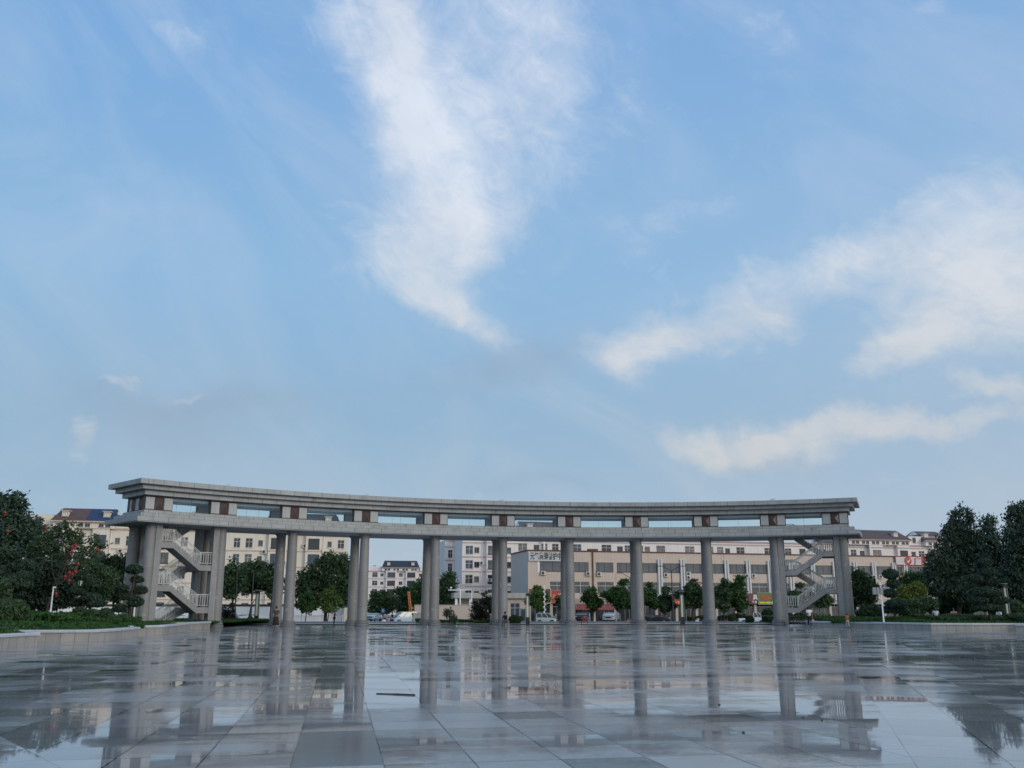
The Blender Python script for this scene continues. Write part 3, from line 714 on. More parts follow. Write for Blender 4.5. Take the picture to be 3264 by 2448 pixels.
def apartment(name, px0, Y0, ang, length, label, wallm, trim, flats, mansards, cols, rows, attic, top_low=16.6, depth=12, bands=(), bays=()):
    B = Facade(name, px0, Y0, ang, label); B.wallm = wallm; B.trim = trim; root = B.root
    # wall in sections: ordinary sections, and projecting bays
    wins = []
    for (kind, x, w, h) in cols:
        for z in rows: wins.append((x, z, w, h, kind))
    sec = [(0, length, 0.0)]
    for (a, c, pr) in bays:
        new = []
        for (u, v, p) in sec:
            if a > u + .01 and c < v - .01: new += [(u, a, p), (a, c, -pr), (c, v, p)]
            elif a <= u + .01 and c < v - .01 and c > u: new += [(a, c, -pr), (c, v, p)]
            elif c >= v - .01 and a > u and a < v: new += [(u, a, p), (a, v, -pr)]
            else: new.append((u, v, p))
        sec = new
    wb = MB(); man_t = {}
    n_w = 0
    for (u, v, p) in sec:
        H = top_low
        for (a, c, rm) in mansards:
            if a - .1 <= (u + v) / 2 <= c + .1: H = top_low + .0
        hol = [w for w in wins if u + .2 < w[0] - w[2] / 2 and w[0] + w[2] / 2 < v - .2]
        wall_holes(wb, u, v, 0, H, [w[:4] for w in hol], p)
        for w in hol:
            if n_w < 98: put_window(root, w[4], w[0], w[1], w[2], w[3], p); n_w += 1
        for q in (u, v):
            if p < 0: wb.face([(q, p, 0), (q, 0, 0), (q, 0, H), (q, p, H)])
        if p < 0: wb.face([(u, p, H), (v, p, H), (v, 0, H), (u, 0, H)])
    wb.face([(0, depth, 0), (0, 0, 0), (0, 0, top_low), (0, depth, top_low)]); wb.face([(length, 0, 0), (length, depth, 0), (length, depth, top_low), (length, 0, top_low)])
    wb.face([(length, depth, 0), (0, depth, 0), (0, depth, top_low), (length, depth, top_low)]); wb.face([(0, 0, top_low), (length, 0, top_low), (length, depth, top_low), (0, depth, top_low)])
    wb.build('wall', wallm, root)
    tb = MB()
    for z in bands:
        for (u, v, p) in sec:
            tb.box(u + .01, v - .01, p - .09, p - .002, z - .11, z + .11)
    tb.box(-.15, length + .15, -.22, -.004, top_low - .25, top_low + .05)
    tb.build('string_course', trim, root)
    # raised flat parapets with attic windows
    for (a, c, h) in flats:
        fb = MB(); hs = []; x = a + 1.6
        while x < c - 1.2: hs.append((x, top_low + 1.25, 1.0, 1.25)); x += 2.6
        wall_holes(fb, a, c, top_low + .052, top_low + h, hs, .3)
        fb.face([(a, depth - .3, top_low + .052), (a, .3, top_low + .052), (a, .3, top_low + h), (a, depth - .3, top_low + h)])
        fb.face([(c, .3, top_low + .052), (c, depth - .3, top_low + .052), (c, depth - .3, top_low + h), (c, .3, top_low + h)])
        fb.face([(a, .3, top_low + h), (c, .3, top_low + h), (c, depth - .3, top_low + h), (a, depth - .3, top_low + h)])
        fb.build('attic_wall', wallm, root)
        for q in hs: put_window(root, 'small', *q, .3)
    for (a, c, rm) in mansards:
        # shallow attic storey below the eaves, then the sloping roof
        pr = -.9; e = top_low + .9; fb = MB(); hs = []; n = max(2, int((c - a) / 2.6)); 
        for i in range(n):
            xm = a + (c - a) * (i + .5) / n
            for d in (-.55, .55): hs.append((xm + d, top_low + .40, .85, .62))
        wall_holes(fb, a, c, top_low - .15, e, hs, pr)
        for q, s_ in ((a, 1), (c, -1)):
            P_ = [(q, 0.5, top_low - .15), (q, pr, top_low - .15), (q, pr, e), (q, .5, e)]
            fb.face(P_ if s_ > 0 else P_[::-1])
        fb.face([(a, 0, top_low - .15), (c, 0, top_low - .15), (c, pr, top_low - .15), (a, pr, top_low - .15)])
        for q, s_ in ((a + .2, 1), (c - .2, -1)):           # gable ends
            fb.face([(q, depth * .75, e), (q, pr, e), (q, depth * .25, top_low + 3.6), (q, depth * .32, top_low + 3.6)])
        for j in range(3):
            xm = a + (c - a) * (j + .5) / 3
            fb.box(xm - 1.9 if j == 1 else xm - .25, xm - 1.5 if j == 1 else xm + .25, pr - .12, pr - .003, 1, e - .35) if j == 1 else None
        fb.build('attic_wall', wallm, root)
        for q in hs: put_window(root, 'small', *q, pr, 0)
        tb = MB(); tb.box(a - .35, c + .35, pr - .45, pr + .3, e + .002, e + .26); tb.build('eaves', trim, root)
        pk = top_low + 3.75; sg = rm if isinstance(rm, (list, tuple)) else [(0, 1, rm)]
        roofs = []
        for (f0, f1, mm) in sg:
            xa, xb = a - .35 + (c - a + .7) * f0, a - .35 + (c - a + .7) * f1
            rb_ = MB(); y0, y1 = pr - .5, depth * .28; ta_, tb_ = (xa + (.9 if f0 == 0 else 0)), (xb - (.9 if f1 == 1 else 0))
            v = [(xa, y0, e + .27), (xb, y0, e + .27), (tb_, y1, pk), (ta_, y1, pk), (xa, depth * .8, e + .27), (xb, depth * .8, e + .27), (tb_, depth * .36, pk), (ta_, depth * .36, pk)]
            rb_.poly(v, [(0, 1, 2, 3), (3, 2, 6, 7), (7, 6, 5, 4), (0, 3, 7, 4), (1, 5, 6, 2)])
            ro = rb_.build('roof', mm, root); roofs.append(ro)
        for fx in (.16, .84): dormer(B, a + (c - a) * fx, pr + .9, e + 1.45, None)
    return B
def colset(B_px0, Y0, ang, spec):
    """window columns given by where they are seen; returns (kind, s, w, h)"""
    t = Facade.__new__(Facade); p = atY(B_px0, 1850, Y0); t.o = Vector((p.x, Y0, 0)); t.a = R(ang); t.z0 = 0
    return [(k, t.s_of((a + b) / 2), max(.6, t.s_of(b) - t.s_of(a)), h) for k, a, b, h in spec], t
specL = [('bay', 100, 128, 1.9), ('bay', 159, 195, 1.9), ('bay', 225, 249, 1.7), ('bay', 288, 327, 1.9), ('small', 353, 369, 1.05), ('cross', 388, 411, 1.75), ('cross', 440, 462, 1.75), ('bay', 500, 530, 1.9),
    ('cross', 565, 588, 1.7), ('small', 610, 625, 1.0), ('bay', 655, 685, 1.9), ('cross', 736, 757, 1.75), ('cross', 774, 797, 1.75), ('small', 815, 830, 1.05), ('bay', 856, 893, 1.9), ('small', 925, 938, 1.0), ('bay', 976, 1012, 1.9), ('small', 1038, 1052, 1.0), ('cross', 1071, 1092, 1.6)]
cL, tL = colset(60, 162, 14, specL); LL = tL.s_of(1106)
aL = apartment('apartment_building', 60, 162, 14, LL, 'long cream apartment block on the left under a steep brown and blue roof', M['cream'], M['cream2'],
    [(.2, tL.s_of(146), 2.3), (tL.s_of(352), tL.s_of(381), 2.2)],
    [(tL.s_of(151), tL.s_of(350), [(0, .52, M['roof_brown']), (.52, 1, M['roof_blue'])]), (tL.s_of(838), tL.s_of(1075), M['roof_grey'])],
    cL, [2.4, 5.35, 8.3, 11.2, 14.1], None, top_low=16.3, bands=(3.85, 6.8, 9.75, 12.7), bays=[(tL.s_of(92), tL.s_of(135), .7), (tL.s_of(151), tL.s_of(204), .7), (tL.s_of(281), tL.s_of(335), .7), (tL.s_of(848), tL.s_of(900), .7), (tL.s_of(968), tL.s_of(1018), .7)])
for px in (205, 340, 845, 905, 1026):
    x = tL.s_of(px); b = MB(); b.tube((x, -.16, .5), (x, -.16, 16.0), .07, n=8)
    b.build('downpipe', M['white_paint'], aL.root)
# far block seen through the fourth bay
specD = [('cross', 1186, 1203, 1.7), ('small', 1212, 1222, 1.0), ('bay', 1234, 1259, 1.7), ('small', 1271, 1283, 1.2), ('bay', 1297, 1323, 1.7), ('small', 1335, 1345, 1.0), ('cross', 1352, 1366, 1.5), ('cross', 1390, 1403, 1.5), ('cross', 1140, 1152, 1.5), ('cross', 1110, 1124, 1.5)]
cD, tD = colset(1085, 330, 8, specD)
aD = apartment('apartment_building', 1085, 330, 8, tD.s_of(1450), 'distant white apartment block with a dark blue steep roof, seen between the columns', M['white_st'], M['pink_trim'],
    [(tD.s_of(1178), tD.s_of(1216), 1.6), (tD.s_of(1337), tD.s_of(1400), 1.4)], [(tD.s_of(1219), tD.s_of(1333), M['roof_grey']), (tD.s_of(1090), tD.s_of(1132), M['roof_brown'])],
    cD, [2.4, 5.3, 8.2, 11.1, 14.0], None, top_low=15.4, bands=(12.6, 9.7), bays=[(tD.s_of(1230), tD.s_of(1263), .8), (tD.s_of(1293), tD.s_of(1327), .8)])
# white block behind the shops (long, its right end carries umber roofs)
specC = [('small', 1452.5, 1459, 2.0), ('cross', 1483, 1507, 1.75), ('small', 1511, 1527, 1.15), ('bay', 1551, 1577, 1.6), ('small', 1617, 1629, 1.2), ('cross', 1652, 1681, 1.7), ('small', 1702, 1719, 1.1), ('cross', 1726, 1746, 1.7),
    ('cross', 1761, 1782, 1.7), ('small', 1790, 1800, 1.1), ('cross', 1829, 1855, 1.7), ('cross', 1920, 1951, 1.7), ('small', 1970, 1988, 1.1), ('cross', 1994, 2012, 1.6), ('small', 2045, 2053, 1.6), ('small', 2058, 2075, 1.2), ('dcross', 2096, 2124, 1.7),
    ('cross', 2188, 2218, 1.7), ('cross', 2266, 2279, 1.7), ('cross', 2291, 2311, 1.7), ('small', 2317, 2332, 1.1), ('cross', 2353, 2379, 1.7), ('cross', 2443, 2470, 1.6), ('small', 2500, 2508, 1.1), ('cross', 2509, 2529, 1.6), ('bay', 2555, 2575, 1.5),
    ('cross', 2620, 2640, 1.6), ('cross', 2720, 2738, 1.6), ('small', 2749, 2764, 1.1), ('bay', 2784, 2811, 1.5), ('bay', 2871, 2896, 1.5), ('small', 2914, 2928, 1.1), ('cross', 2938, 2956, 1.5), ('cross', 2967, 2984, 1.5), ('cross', 2995, 3010, 1.5)]
cC, tC = colset(1473, 196, 15, specC[1:])
aC = apartment('apartment_building', 1473, 196, 15, tC.s_of(3060), 'long pinkish white apartment block standing behind the beige shop building', M['white_st'], M['pink_trim'],
    [(tC.s_of(2690), tC.s_of(2756), 2.1), (tC.s_of(2912), tC.s_of(3040), 2.2)], [(tC.s_of(2752) - 6, tC.s_of(2905), M['roof_umber']), (tC.s_of(2955), tC.s_of(3035), M['roof_umber']), (tC.s_of(1660), tC.s_of(1850), M['roof_umber'])],
    cC, [12.2, 15.15], None, top_low=17.25, bands=(7.8, 10.75, 13.7, 16.5), bays=[(tC.s_of(1546), tC.s_of(1600), .9), (tC.s_of(2776), tC.s_of(2818), .8), (tC.s_of(2864), tC.s_of(2902), .8)])
# low storeys of the visible left part of that block are built as a nearer wing
specW = [('cross', 1483, 1507, 1.75), ('small', 1511, 1527, 1.15), ('bay', 1551, 1577, 1.75), ('small', 1616, 1629, 1.25)]
cW, tW = colset(1472, 190, 15, specW)
aW = apartment('apartment_wing', 1472, 190, 15, tW.s_of(1652), 'white corner wing of the apartment block, with pink string courses and balconies', M['white_st'], M['pink_trim'], [], [], cW,
    [2.2, 5.15, 8.1, 11.05, 14.0], None, top_low=17.2, depth=7, bands=(3.75, 6.7, 9.65, 12.6, 15.5), bays=[(tW.s_of(1547), tW.s_of(1600), 1.0)])
b = MB(); x = tW.s_of(1535); b.tube((x, -.14, .5), (x, -.14, 17), .07, n=8); b.build('downpipe', M['white_paint'], aW.root)
specV = [('cross', 1427, 1441, 1.75)]
cV, tV = colset(1416, 204, 15, specV)
aV = apartment('apartment_wing', 1416, 204, 15, tV.s_of(1458), 'white rear wing set back left of the corner wing, trees at its foot', M['white_st'], M['pink_trim'], [], [], cV,
    [2.2, 5.15, 8.1, 11.05, 14.0], None, top_low=17.0, depth=8, bands=(3.75, 6.7, 9.65, 12.6, 15.5))

# the three-storey beige shop building
sB = Facade('shop_building', 1683, 168, 15, 'three storey beige tiled shop building with dark band windows and white pilasters'); shp = sB
LS = sB.s_of(3165); TOP = sB.z_of(1690, 1756)
z3 = (sB.z_of(1700, 1820), sB.z_of(1700, 1790)); z2 = (sB.z_of(1850, 1891), sB.z_of(1850, 1854))
w3px = [(1721, 1803), (1818, 1877), (1900, 1956), (1967, 2031), (2041, 2097), (2112, 2170), (2183, 2243), (2253, 2311), (2323, 2380), (2392, 2447), (2462, 2516), (2530, 2585), (2600, 2655), (2670, 2722), (2735, 2781), (2794, 2845), (2859, 2879), (2898, 2950), (2965, 3015), (3030, 3080), (3095, 3145)]
holes3 = [((sB.s_of(a) + sB.s_of(c)) / 2, (z3[0] + z3[1]) / 2, sB.s_of(c) - sB.s_of(a), z3[1] - z3[0]) for a, c in w3px]
w2px = [(1752, 1800), (1822, 1879), (1903, 1957)] + w3px[3:]
holes2 = [((sB.s_of(a) + sB.s_of(c)) / 2, (z2[0] + z2[1]) / 2, sB.s_of(c) - sB.s_of(a) - .1, z2[1] - z2[0]) for a, c in w2px]
wb = MB(); wall_holes(wb, 0, LS, 4.1, TOP, holes3 + holes2)
wb.face([(LS, 0, 0), (LS, 12, 0), (LS, 12, TOP), (LS, 0, TOP)])
wb.face([(0, 0, TOP - .02), (LS, 0, TOP - .02), (LS, 12, TOP - .02), (0, 12, TOP - .02)])
wb.build('wall', M['beige_tile'], sB.root)
wb = MB(); wb.face([(0, 12, 0), (0, 0, 0), (0, 0, TOP), (0, 12, TOP)]); wb.build('side_wall', M['grey_tile'], sB.root)
for h in holes3: put_window(sB.root, 'quad', *h, pane=3)
for h in holes2: put_window(sB.root, 'barred', *h, pane=rnd.choice((0, 0, 1)))
b = MB(); b.box(-.12, LS + .1, -.14, .2, TOP, TOP + .22); b.box(-.12, .15, .2, 12, TOP, TOP + .22); b.build('parapet_trim', M['maroon'], sB.root)
for k_, (a, c) in enumerate(zip(w3px[4:-1], w3px[5:])):
    m0 = (sB.s_of(a[1]) + sB.s_of(c[0])) / 2
    for d in (-.30, .26):
        b = MB(); b.box(m0 + d - .17, m0 + d + .17, -.32, -.003, 3.9, z3[1] + .75); b.build('pilaster', M['white_pil'], sB.root)
b = MB(); x = sB.s_of(1890); b.tube((x, -.15, 3.9), (x, -.15, TOP), .13, n=8); b.box(x - 1.0, x + 1.0, -.3, .1, TOP + .22, TOP + .55); b.build('downpipe', M['rust'], sB.root)
# ground floor: shopfronts with piers, doors and dark interiors
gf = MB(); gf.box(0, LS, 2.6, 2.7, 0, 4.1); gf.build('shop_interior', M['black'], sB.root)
gf = MB(); gf.box(0, LS, -.01, 2.6, 3.1, 4.095); gf.build('shop_lintel', M['grey_stone'], sB.root)
x = 0.0
while x < LS:
    b = MB(); b.box(x, x + .5, -.05, .4, 0, 3.1); b.build('shop_pier', M['beige_wall'], sB.root)
    b = MB(); w_ = 4.1
    b.box(x + .5, x + .5 + w_ - .6, .25, .33, 2.55, 2.65)
    for i in range(5): xx = x + .5 + (w_ - .6) * i / 4; b.box(xx - .03, xx + .03, .25, .33, 0, 3.1)
    sf = b.build('shopfront', M['frame_g'], sB.root)
    b = MB(); b.box(x + .55, x + w_ - .1, .30, .31, .05, 2.5); b.build('shop_glass', M['pane_a'], sf)
    x += w_
# lettering helper
def lettering(txt, size, m, parent, loc, sx=1.0, bold=.0, spacing=1.0):
    cu = bpy.data.curves.new('lettering', 'FONT'); cu.body = txt; cu.size = size; cu.extrude = .02; cu.offset = bold; cu.space_character = spacing
    cu.materials.append(m); t_ = bpy.data.objects.new('lettering_outline', cu); COL.objects.link(t_)
    me = bpy.data.meshes.new_from_object(t_.evaluated_get(bpy.context.evaluated_depsgraph_get())); bpy.data.objects.remove(t_); me.name = 'lettering'
    if not me.materials: me.materials.append(m)
    o = bpy.data.objects.new('lettering', me); COL.objects.link(o); o.parent = parent
    o.location = loc; o.rotation_euler = (R(90), 0, 0); o.scale = (sx, 1, 1); return o
def P_(name, col, k=.0, rough=.5):
    return emis(name, col, k) if k else mat(name, col, rough)
def sign(F_, px0, px1, z0, z1, m, label, cat='sign', name='shop_sign', y=-.25, frame=None):
    x0, x1 = F_.s_of(px0), F_.s_of(px1); c = Vector((x0, y, 0)); a = F_.a
    w = F_.o + Vector((c.x * math.cos(a) - c.y * math.sin(a), c.x * math.sin(a) + c.y * math.cos(a), z0))
    r = empty(name, w, a, label, cat, 'signs on the shop building')
    b = MB(); b.box(0, x1 - x0, 0, .2, 0, z1 - z0); b.build('board', m, r)
    if frame:
        b = MB(); W, H = x1 - x0, z1 - z0
        b.box(-.06, W + .06, -.05, .0, -.06, .04); b.box(-.06, W + .06, -.05, 0, H - .04, H + .06); b.box(-.06, .04, -.05, 0, .04, H - .04); b.box(W - .04, W + .06, -.05, 0, .04, H - .04)
        b.build('frame', frame, r)
    r['w'] = x1 - x0; r['h'] = z1 - z0; return r
c_ink = mat('black_sign_paint', (.012, .014, .018), .5); c_wh = mat('white_sign_letter', (.75, .76, .76), .5); c_red = mat('red_sign_letter', (.42, .035, .03), .5)
c_gold = mat('cream_sign_letter', (.70, .62, .42), .5)
zt, zb = TOP - .25, sB.z_of(1700, 1788)
s1 = sign(sB, 1684, 1806, zb, zt, mat('light_grey_sign', (.50, .54, .56), .5), 'long light grey sign with black Chinese characters at the top left corner of the shops', y=-.28)
lettering('元气肩颈养护中心', 1.40, c_ink, s1, (.25, -.03, .38), sx=.62, bold=.018, spacing=1.0)
s2 = sign(sB, 1713, 1719.5, z3[1] - 2.0, z3[1], c_wh, 'narrow white vertical strip sign beside the first dark window', y=-.1)
s3 = sign(sB, 1754, 1806, 3.3, 5.5, mat('red_sign_board', (.42, .035, .03), .45), 'bright red sign with cream characters above the first shop door', y=-.55, frame=M['frame_g'])
lettering('佳为', .95, c_gold, s3, (1.1, -.03, .85), bold=.01); 
b = MB()
for i, (a, c) in enumerate(((0, .6), (.1, .5), (.2, .4))): b.box(.2 + a * .6, .2 + a * .6 + .5, -.04, 0, .8 + i * .25, .88 + i * .25)
b.build('emblem', c_gold, s3)
s4 = sign(sB, 1683, 1752, 3.2, 5.75, mat('dark_red_sign_board', (.17, .03, .03), .5), 'dark red sign box in a pale frame, partly hidden by the first street tree', y=-.5, frame=c_gold)
lettering('美容', .7, c_wh, s4, (2.7, -.06, .6))
s5 = sign(sB, 1812, 1975, 3.05, 3.95, mat('grey_stone_band_sign', (.33, .31, .27), .6), 'grey sign band with worn cream characters over the red awning', y=-.5)
lettering('百货超市 烟酒茶 日用百货', .62, mat('worn_cream_letter', (.45, .40, .30), .7), s5, (.3, -.02, .18), spacing=1.1)
# red corrugated awning
aw = empty('awning', sB.o + Vector((math.cos(sB.a) * sB.s_of(1812), math.sin(sB.a) * sB.s_of(1812), 0)), sB.a, 'dull red ribbed awning above the shopfront behind the parked cars', 'awning')
b = MB(); W_ = sB.s_of(1955) - sB.s_of(1812); b.poly([(0, -.55, 3.0), (W_, -.55, 3.0), (W_, -1.25, 2.1), (0, -1.25, 2.1), (0, -.55, 2.94), (W_, -.55, 2.94), (W_, -1.25, 2.04), (0, -1.25, 2.04)], [(3, 2, 1, 0), (4, 5, 6, 7), (0, 1, 5, 4), (1, 2, 6, 5), (2, 3, 7, 6), (3, 0, 4, 7)])
b.build('sheet', mat('dull_red_sheet', (.22, .05, .045), .5), aw)
b = MB()
for i in range(9): xx = W_ * (i + .05) / 8.1; b.tube((xx, -.56, 3.03), (xx, -1.27, 2.12), .04, n=6)
b.build('rib', M['frame_g'], aw)
s6 = sign(sB, 2041, 2118, 3.1, 4.9, mat('teal_sign_board', (.045, .10, .11), .5), 'dark teal shop sign with white characters, half behind two leafy trees', y=-.5)
lettering('综合超市', 1.0, c_wh, s6, (.3, -.03, .95), bold=.015); lettering('便民服务 批发零售', .5, c_wh, s6, (.3, -.03, .25))
s7 = sign(sB, 2120, 2176, 2.9, 4.7, mat('deep_red_sign_board', (.24, .03, .03), .5), 'deep red low sign with orange characters between two trees', y=-.5)
lettering('烧烤火锅', .62, emis('orange_lit_letter', (.9, .22, .08), .35), s7, (.2, -.03, .25))
s8 = sign(sB, 2190, 2262, 3.2, 7.1, mat('maroon_sign_board', (.20, .025, .025), .5), 'tall maroon sign with white and glowing yellow characters', y=-.6)
lettering('大北京', 1.15, c_wh, s8, (.5, -.03, 2.7), bold=.02); yl = emis('yellow_lit_letter', (1.0, .55, .05), .7)
lettering('小酒馆', 1.0, yl, s8, (1.0, -.03, 1.45), bold=.02); lettering('家常菜', .95, yl, s8, (1.0, -.03, .3), bold=.02)
s9 = sign(sB, 2378, 2404, 3.05, 5.1, mat('wine_sign_board', (.12, .025, .03), .5), 'dark wine red sign with one large white character left of the green sign', y=-.5)
lettering('具', 1.05, c_wh, s9, (.9, -.03, .95), bold=.02); lettering('家用', .5, c_wh, s9, (.75, -.03, .25), bold=.01)
s10 = sign(sB, 2408, 2482, 3.05, 5.2, mat('olive_green_sign_board', (.085, .15, .035), .5), 'olive green sign with red characters and a yellow strip below', y=-.5, frame=M['frame_g'])
lettering('愈疾堂', 1.1, mat('orange_red_letter', (.55, .07, .03), .5), s10, (.55, -.03, .85), bold=.02, spacing=1.15)
b = MB()
for i in range(4): b.box(.25 + i * 1.28, 1.4 + i * 1.28, -.03, 0, .18, .46)
b.build('yellow_strip', mat('yellow_strip_paint', (.62, .62, .05), .5), s10)
z_a, z_b = sB.z_of(2900, 1801), sB.z_of(2900, 1775)
s11 = sign(sB, 2857, 3030, z_a, z_b, mat('sign_backing', (.16, .03, .035), .5), 'wide white slatted sign with large red characters at the top of the right end', y=-.35, frame=c_red)
W_ = s11['w']; H_ = s11['h']; b = MB()
for i in range(7): b.box(.1, W_ - .1, -.05, -.001, .06 + i * (H_ - .1) / 7, .06 + i * (H_ - .1) / 7 + (H_ - .1) / 7 * .72)
b.build('slats', c_wh, s11)
b = MB(); b.lathe([(.80, 0), (.80, .1)], 24, (0, 0, 0), Matrix.Translation((2.9, -.06, H_ / 2)) @ Matrix.Rotation(R(90), 4, 'X')); e = b.build('emblem', c_red, s11)
b = MB(); b.prism([(2.5, H_ / 2 + .3), (2.75, H_ / 2 - .45), (3.0, H_ / 2 - .3), (3.5, H_ / 2 + .45), (2.9, H_ / 2 - .05), (2.75, H_ / 2 - .15)], -.185, -.161); b.build('emblem_mark', c_wh, e)
lettering('广殷医药', 1.65, c_red, s11, (4.3, -.09, H_ / 2 - .63), bold=.05, spacing=1.1)

# air conditioners hung below the windows
def ac_unit(px, py, label, fans=1):
    x = sB.s_of(px, py); z = sB.z_of(px, py); a = sB.a
    w = sB.o + Vector((x * math.cos(a) + .22 * math.sin(a), x * math.sin(a) - .22 * math.cos(a), z))
    r = empty('air_conditioner', w, a, label, 'air conditioner', 'air conditioners on the shop building'); h = .7 * fans
    b = MB(); b.box(-.42, .42, -.22, .18, 0, h); b.build('casing', M['ac_white'], r)
    for f_ in range(fans):
        b = MB(); MX = Matrix.Translation((-.08, -.225, .35 + .7 * f_)) @ Matrix.Rotation(R(90), 4, 'X')
        b.lathe([(.27, 0), (.27, .02), (.22, .03), (.08, .03), (.07, .045)], 20, (0, 0, 0), MX); b.build('fan_grille', M['dark_metal'], r)
    b = MB(); b.box(-.4, -.33, -.22, .22, -.06, -.003); b.box(.33, .4, -.22, .22, -.06, -.003); b.build('bracket', M['rust'], r)
for px, py, l, n in ((1730, 1833, 'air conditioner below the first large window, under the long grey sign', 1), (1874, 1835, 'air conditioner just left of the rusty downpipe', 1), (1908.5, 1836, 'air conditioner just right of the rusty downpipe', 1),
        (2121, 1838.5, 'air conditioner on the beige wall right of the first white pilasters', 1), (2193, 1847, 'double fan air conditioner above the tall maroon sign', 2), (2379, 1841, 'air conditioner left of the white pilasters above the green sign', 1),
        (2400, 1841, 'air conditioner right of the white pilasters above the green sign', 1), (2784, 1844, 'air conditioner left of the pilasters beyond the right stair tower', 1), (2804.5, 1844, 'air conditioner right of the pilasters beyond the right stair tower', 1)):
    ac_unit(px, py, l, n)
def ac_apt(B, px, py, label, y=-.35):
    x = B.s_of(px, py); z = B.z_of(px, py); a = B.a
    w = B.o + Vector((x * math.cos(a) - y * math.sin(a), x * math.sin(a) + y * math.cos(a), z))
    r = empty('air_conditioner', w, a, label, 'air conditioner', 'air conditioners on the apartment blocks')
    b = MB(); b.box(-.45, .45, -.2, .2, 0, .65); b.build('casing', M['ac_white'], r)
    b = MB(); b.lathe([(.26, 0), (.26, .02), (.1, .03)], 20, (0, 0, 0), Matrix.Translation((-.08, -.205, .33)) @ Matrix.Rotation(R(90), 4, 'X')); b.build('fan_grille', M['dark_metal'], r)
ac_apt(aL, 972, 1746, 'air conditioner on the cream block, left of its last projecting bay')
ac_apt(aL, 187, 1733, 'air conditioner on the cream block, below the brown roof')
ac_apt(aL, 1022, 1762, 'air conditioner on the cream block, right of its last projecting bay')
ac_apt(aL, 905, 1800, 'air conditioner on the cream block, above the two young trees')
ac_apt(aL, 842, 1765, 'air conditioner on the cream block beside a white downpipe')
ac_apt(aL, 385, 1762, 'air conditioner on the cream block, beside the left stair tower')
ac_apt(aW, 1534, 1800, 'air conditioner on the white corner wing beside its downpipe')
ac_apt(aW, 1557, 1855, 'air conditioner on the projecting bay of the white corner wing', -1.2)

# gatehouse with grey stone canopy
gt = Facade('gatehouse', 1447, 158, 9, 'low gatehouse with a pale grey stone canopy and a white framed window'); W_ = gt.s_of(1692)
b = MB(); b.box(0, W_, -.6, 4.5, 3.95, 4.85); b.box(gt.s_of(1460), gt.s_of(1482), -.3, 4, 4.851, 6.3); gt_c = b.build('canopy', M['grey_stone'], gt.root)
b = MB(); x0 = gt.s_of(1576); hs = [((gt.s_of(1628) + gt.s_of(1655)) / 2, 2.1, 1.6, 2.1)]
wall_holes(b, x0, W_, 0, 3.948, hs, 0.0); b.face([(x0, 5, 0), (x0, 0, 0), (x0, 0, 3.94), (x0, 5, 3.94)]); b.build('wall', M['beige_wall'], gt.root)
for h in hs: put_window(gt.root, 'cross', *h, pane=2)
b = MB(); b.box(gt.s_of(1462), x0, 2.5, 2.6, 0, 3.945); b.build('back_wall', M['cream'], gt.root)
for px in (1455, 1500, 1575):
    b = MB(); b.box(gt.s_of(px) - .2, gt.s_of(px) + .2, -.3, .1, 0, 3.945); b.build('post', M['white_paint'], gt.root)
for px in (1667,):
    x = gt.s_of(px); b = MB(); b.box(x - .45, x + .45, -.12, -.005, 0, 2.3); d = b.build('door', M['frame_g'], gt.root); b = MB(); b.box(x - .36, x + .36, -.14, -.122, .2, 2.15); b.build('door_glass', M['pane_c'], d)
# antennas of the gate: white cross pole with camera
pc = gnd(1455, 1975, -.74); pc = atY(1462, 1960, 152); 
def pole_thing(name, px, Y, ztop, r, m, label, cat, z0=-.74, group=None):
    p = atY(px, 1960, Y); t = empty(name, (p.x, Y, z0), 0, label, cat, group); b = MB(); b.tube((0, 0, 0), (0, 0, ztop - z0), r, r * .75, 8); b.build('pole', m, t); return t, ztop - z0
t, h = pole_thing('camera_mast', 1466, 150, zat(1878, 150), .12, M['white_paint'], 'white mast with a crossbar and camera in front of the gatehouse', 'camera mast')
b = MB(); b.box(-1.9, 1.2, -.06, .06, h - .2, h - .05); b.build('crossbar', M['white_paint'], t)
b = MB(); b.ball((-1.5, 0, h + .22), .16); b.box(-.5, -.1, -.1, .1, h - .05, h + .12); b.build('camera', M['white_paint'], t, smooth=True)
t, h = pole_thing('camera_mast', 1503, 151, zat(1879, 151), .09, M['white_paint'], 'second white mast with a bent arm right of the first, by the gatehouse', 'camera mast')
b = MB(); b.box(-1.4, .05, -.05, .05, h - .12, h); b.build('crossbar', M['white_paint'], t)

# long low walls and fences
def wallthing(name, px0, Y0, px1, Y1, z0, z1, th, m, label, cat, cap=None, capm=None, panels=0):
    a = atY(px0, 1960, Y0); c = atY(px1, 1960, Y1); d = Vector((c.x - a.x, Y1 - Y0, 0)); L = d.length; ang = math.atan2(d.y, d.x)
    r = empty(name, (a.x, Y0, z0), ang, label, cat); b = MB(); H = z1 - z0
    if panels:
        n = int(L / panels)
        for i in range(n): b.box(L * i / n + .02, L * (i + 1) / n - .02, (.03 if i % 2 else 0), th, 0, H)
    else: b.box(0, L, 0, th, 0, H)
    b.build('wall', m, r)
    if cap:
        b = MB(); b.box(-.05, L + .05, -.06, th + .06, H + .002, H + cap); b.build('coping', capm or m, r)
    return r, L
hz0 = -.74
wallthing('hoarding', 100, 150, 1097, 152, hz0, zat(1933, 151), .12, M['white_paint'], 'long white panel hoarding with a dark top edge along the road', 'hoarding', .35, M['dark_metal'], panels=3.0)
r_, L_ = wallthing('site_cabin', 1096, 150, 1128, 150.5, hz0, zat(1933, 150), 2.4, mat('pale_cream_panel', (.66, .60, .50), .6, vary=.04), 'pale cream cabin at the right end of the white hoarding', 'cabin')
b = MB(); b.box(.55, .95, -.04, -.003, 1.55, 2.1); b.build('notice', c_red, r_)
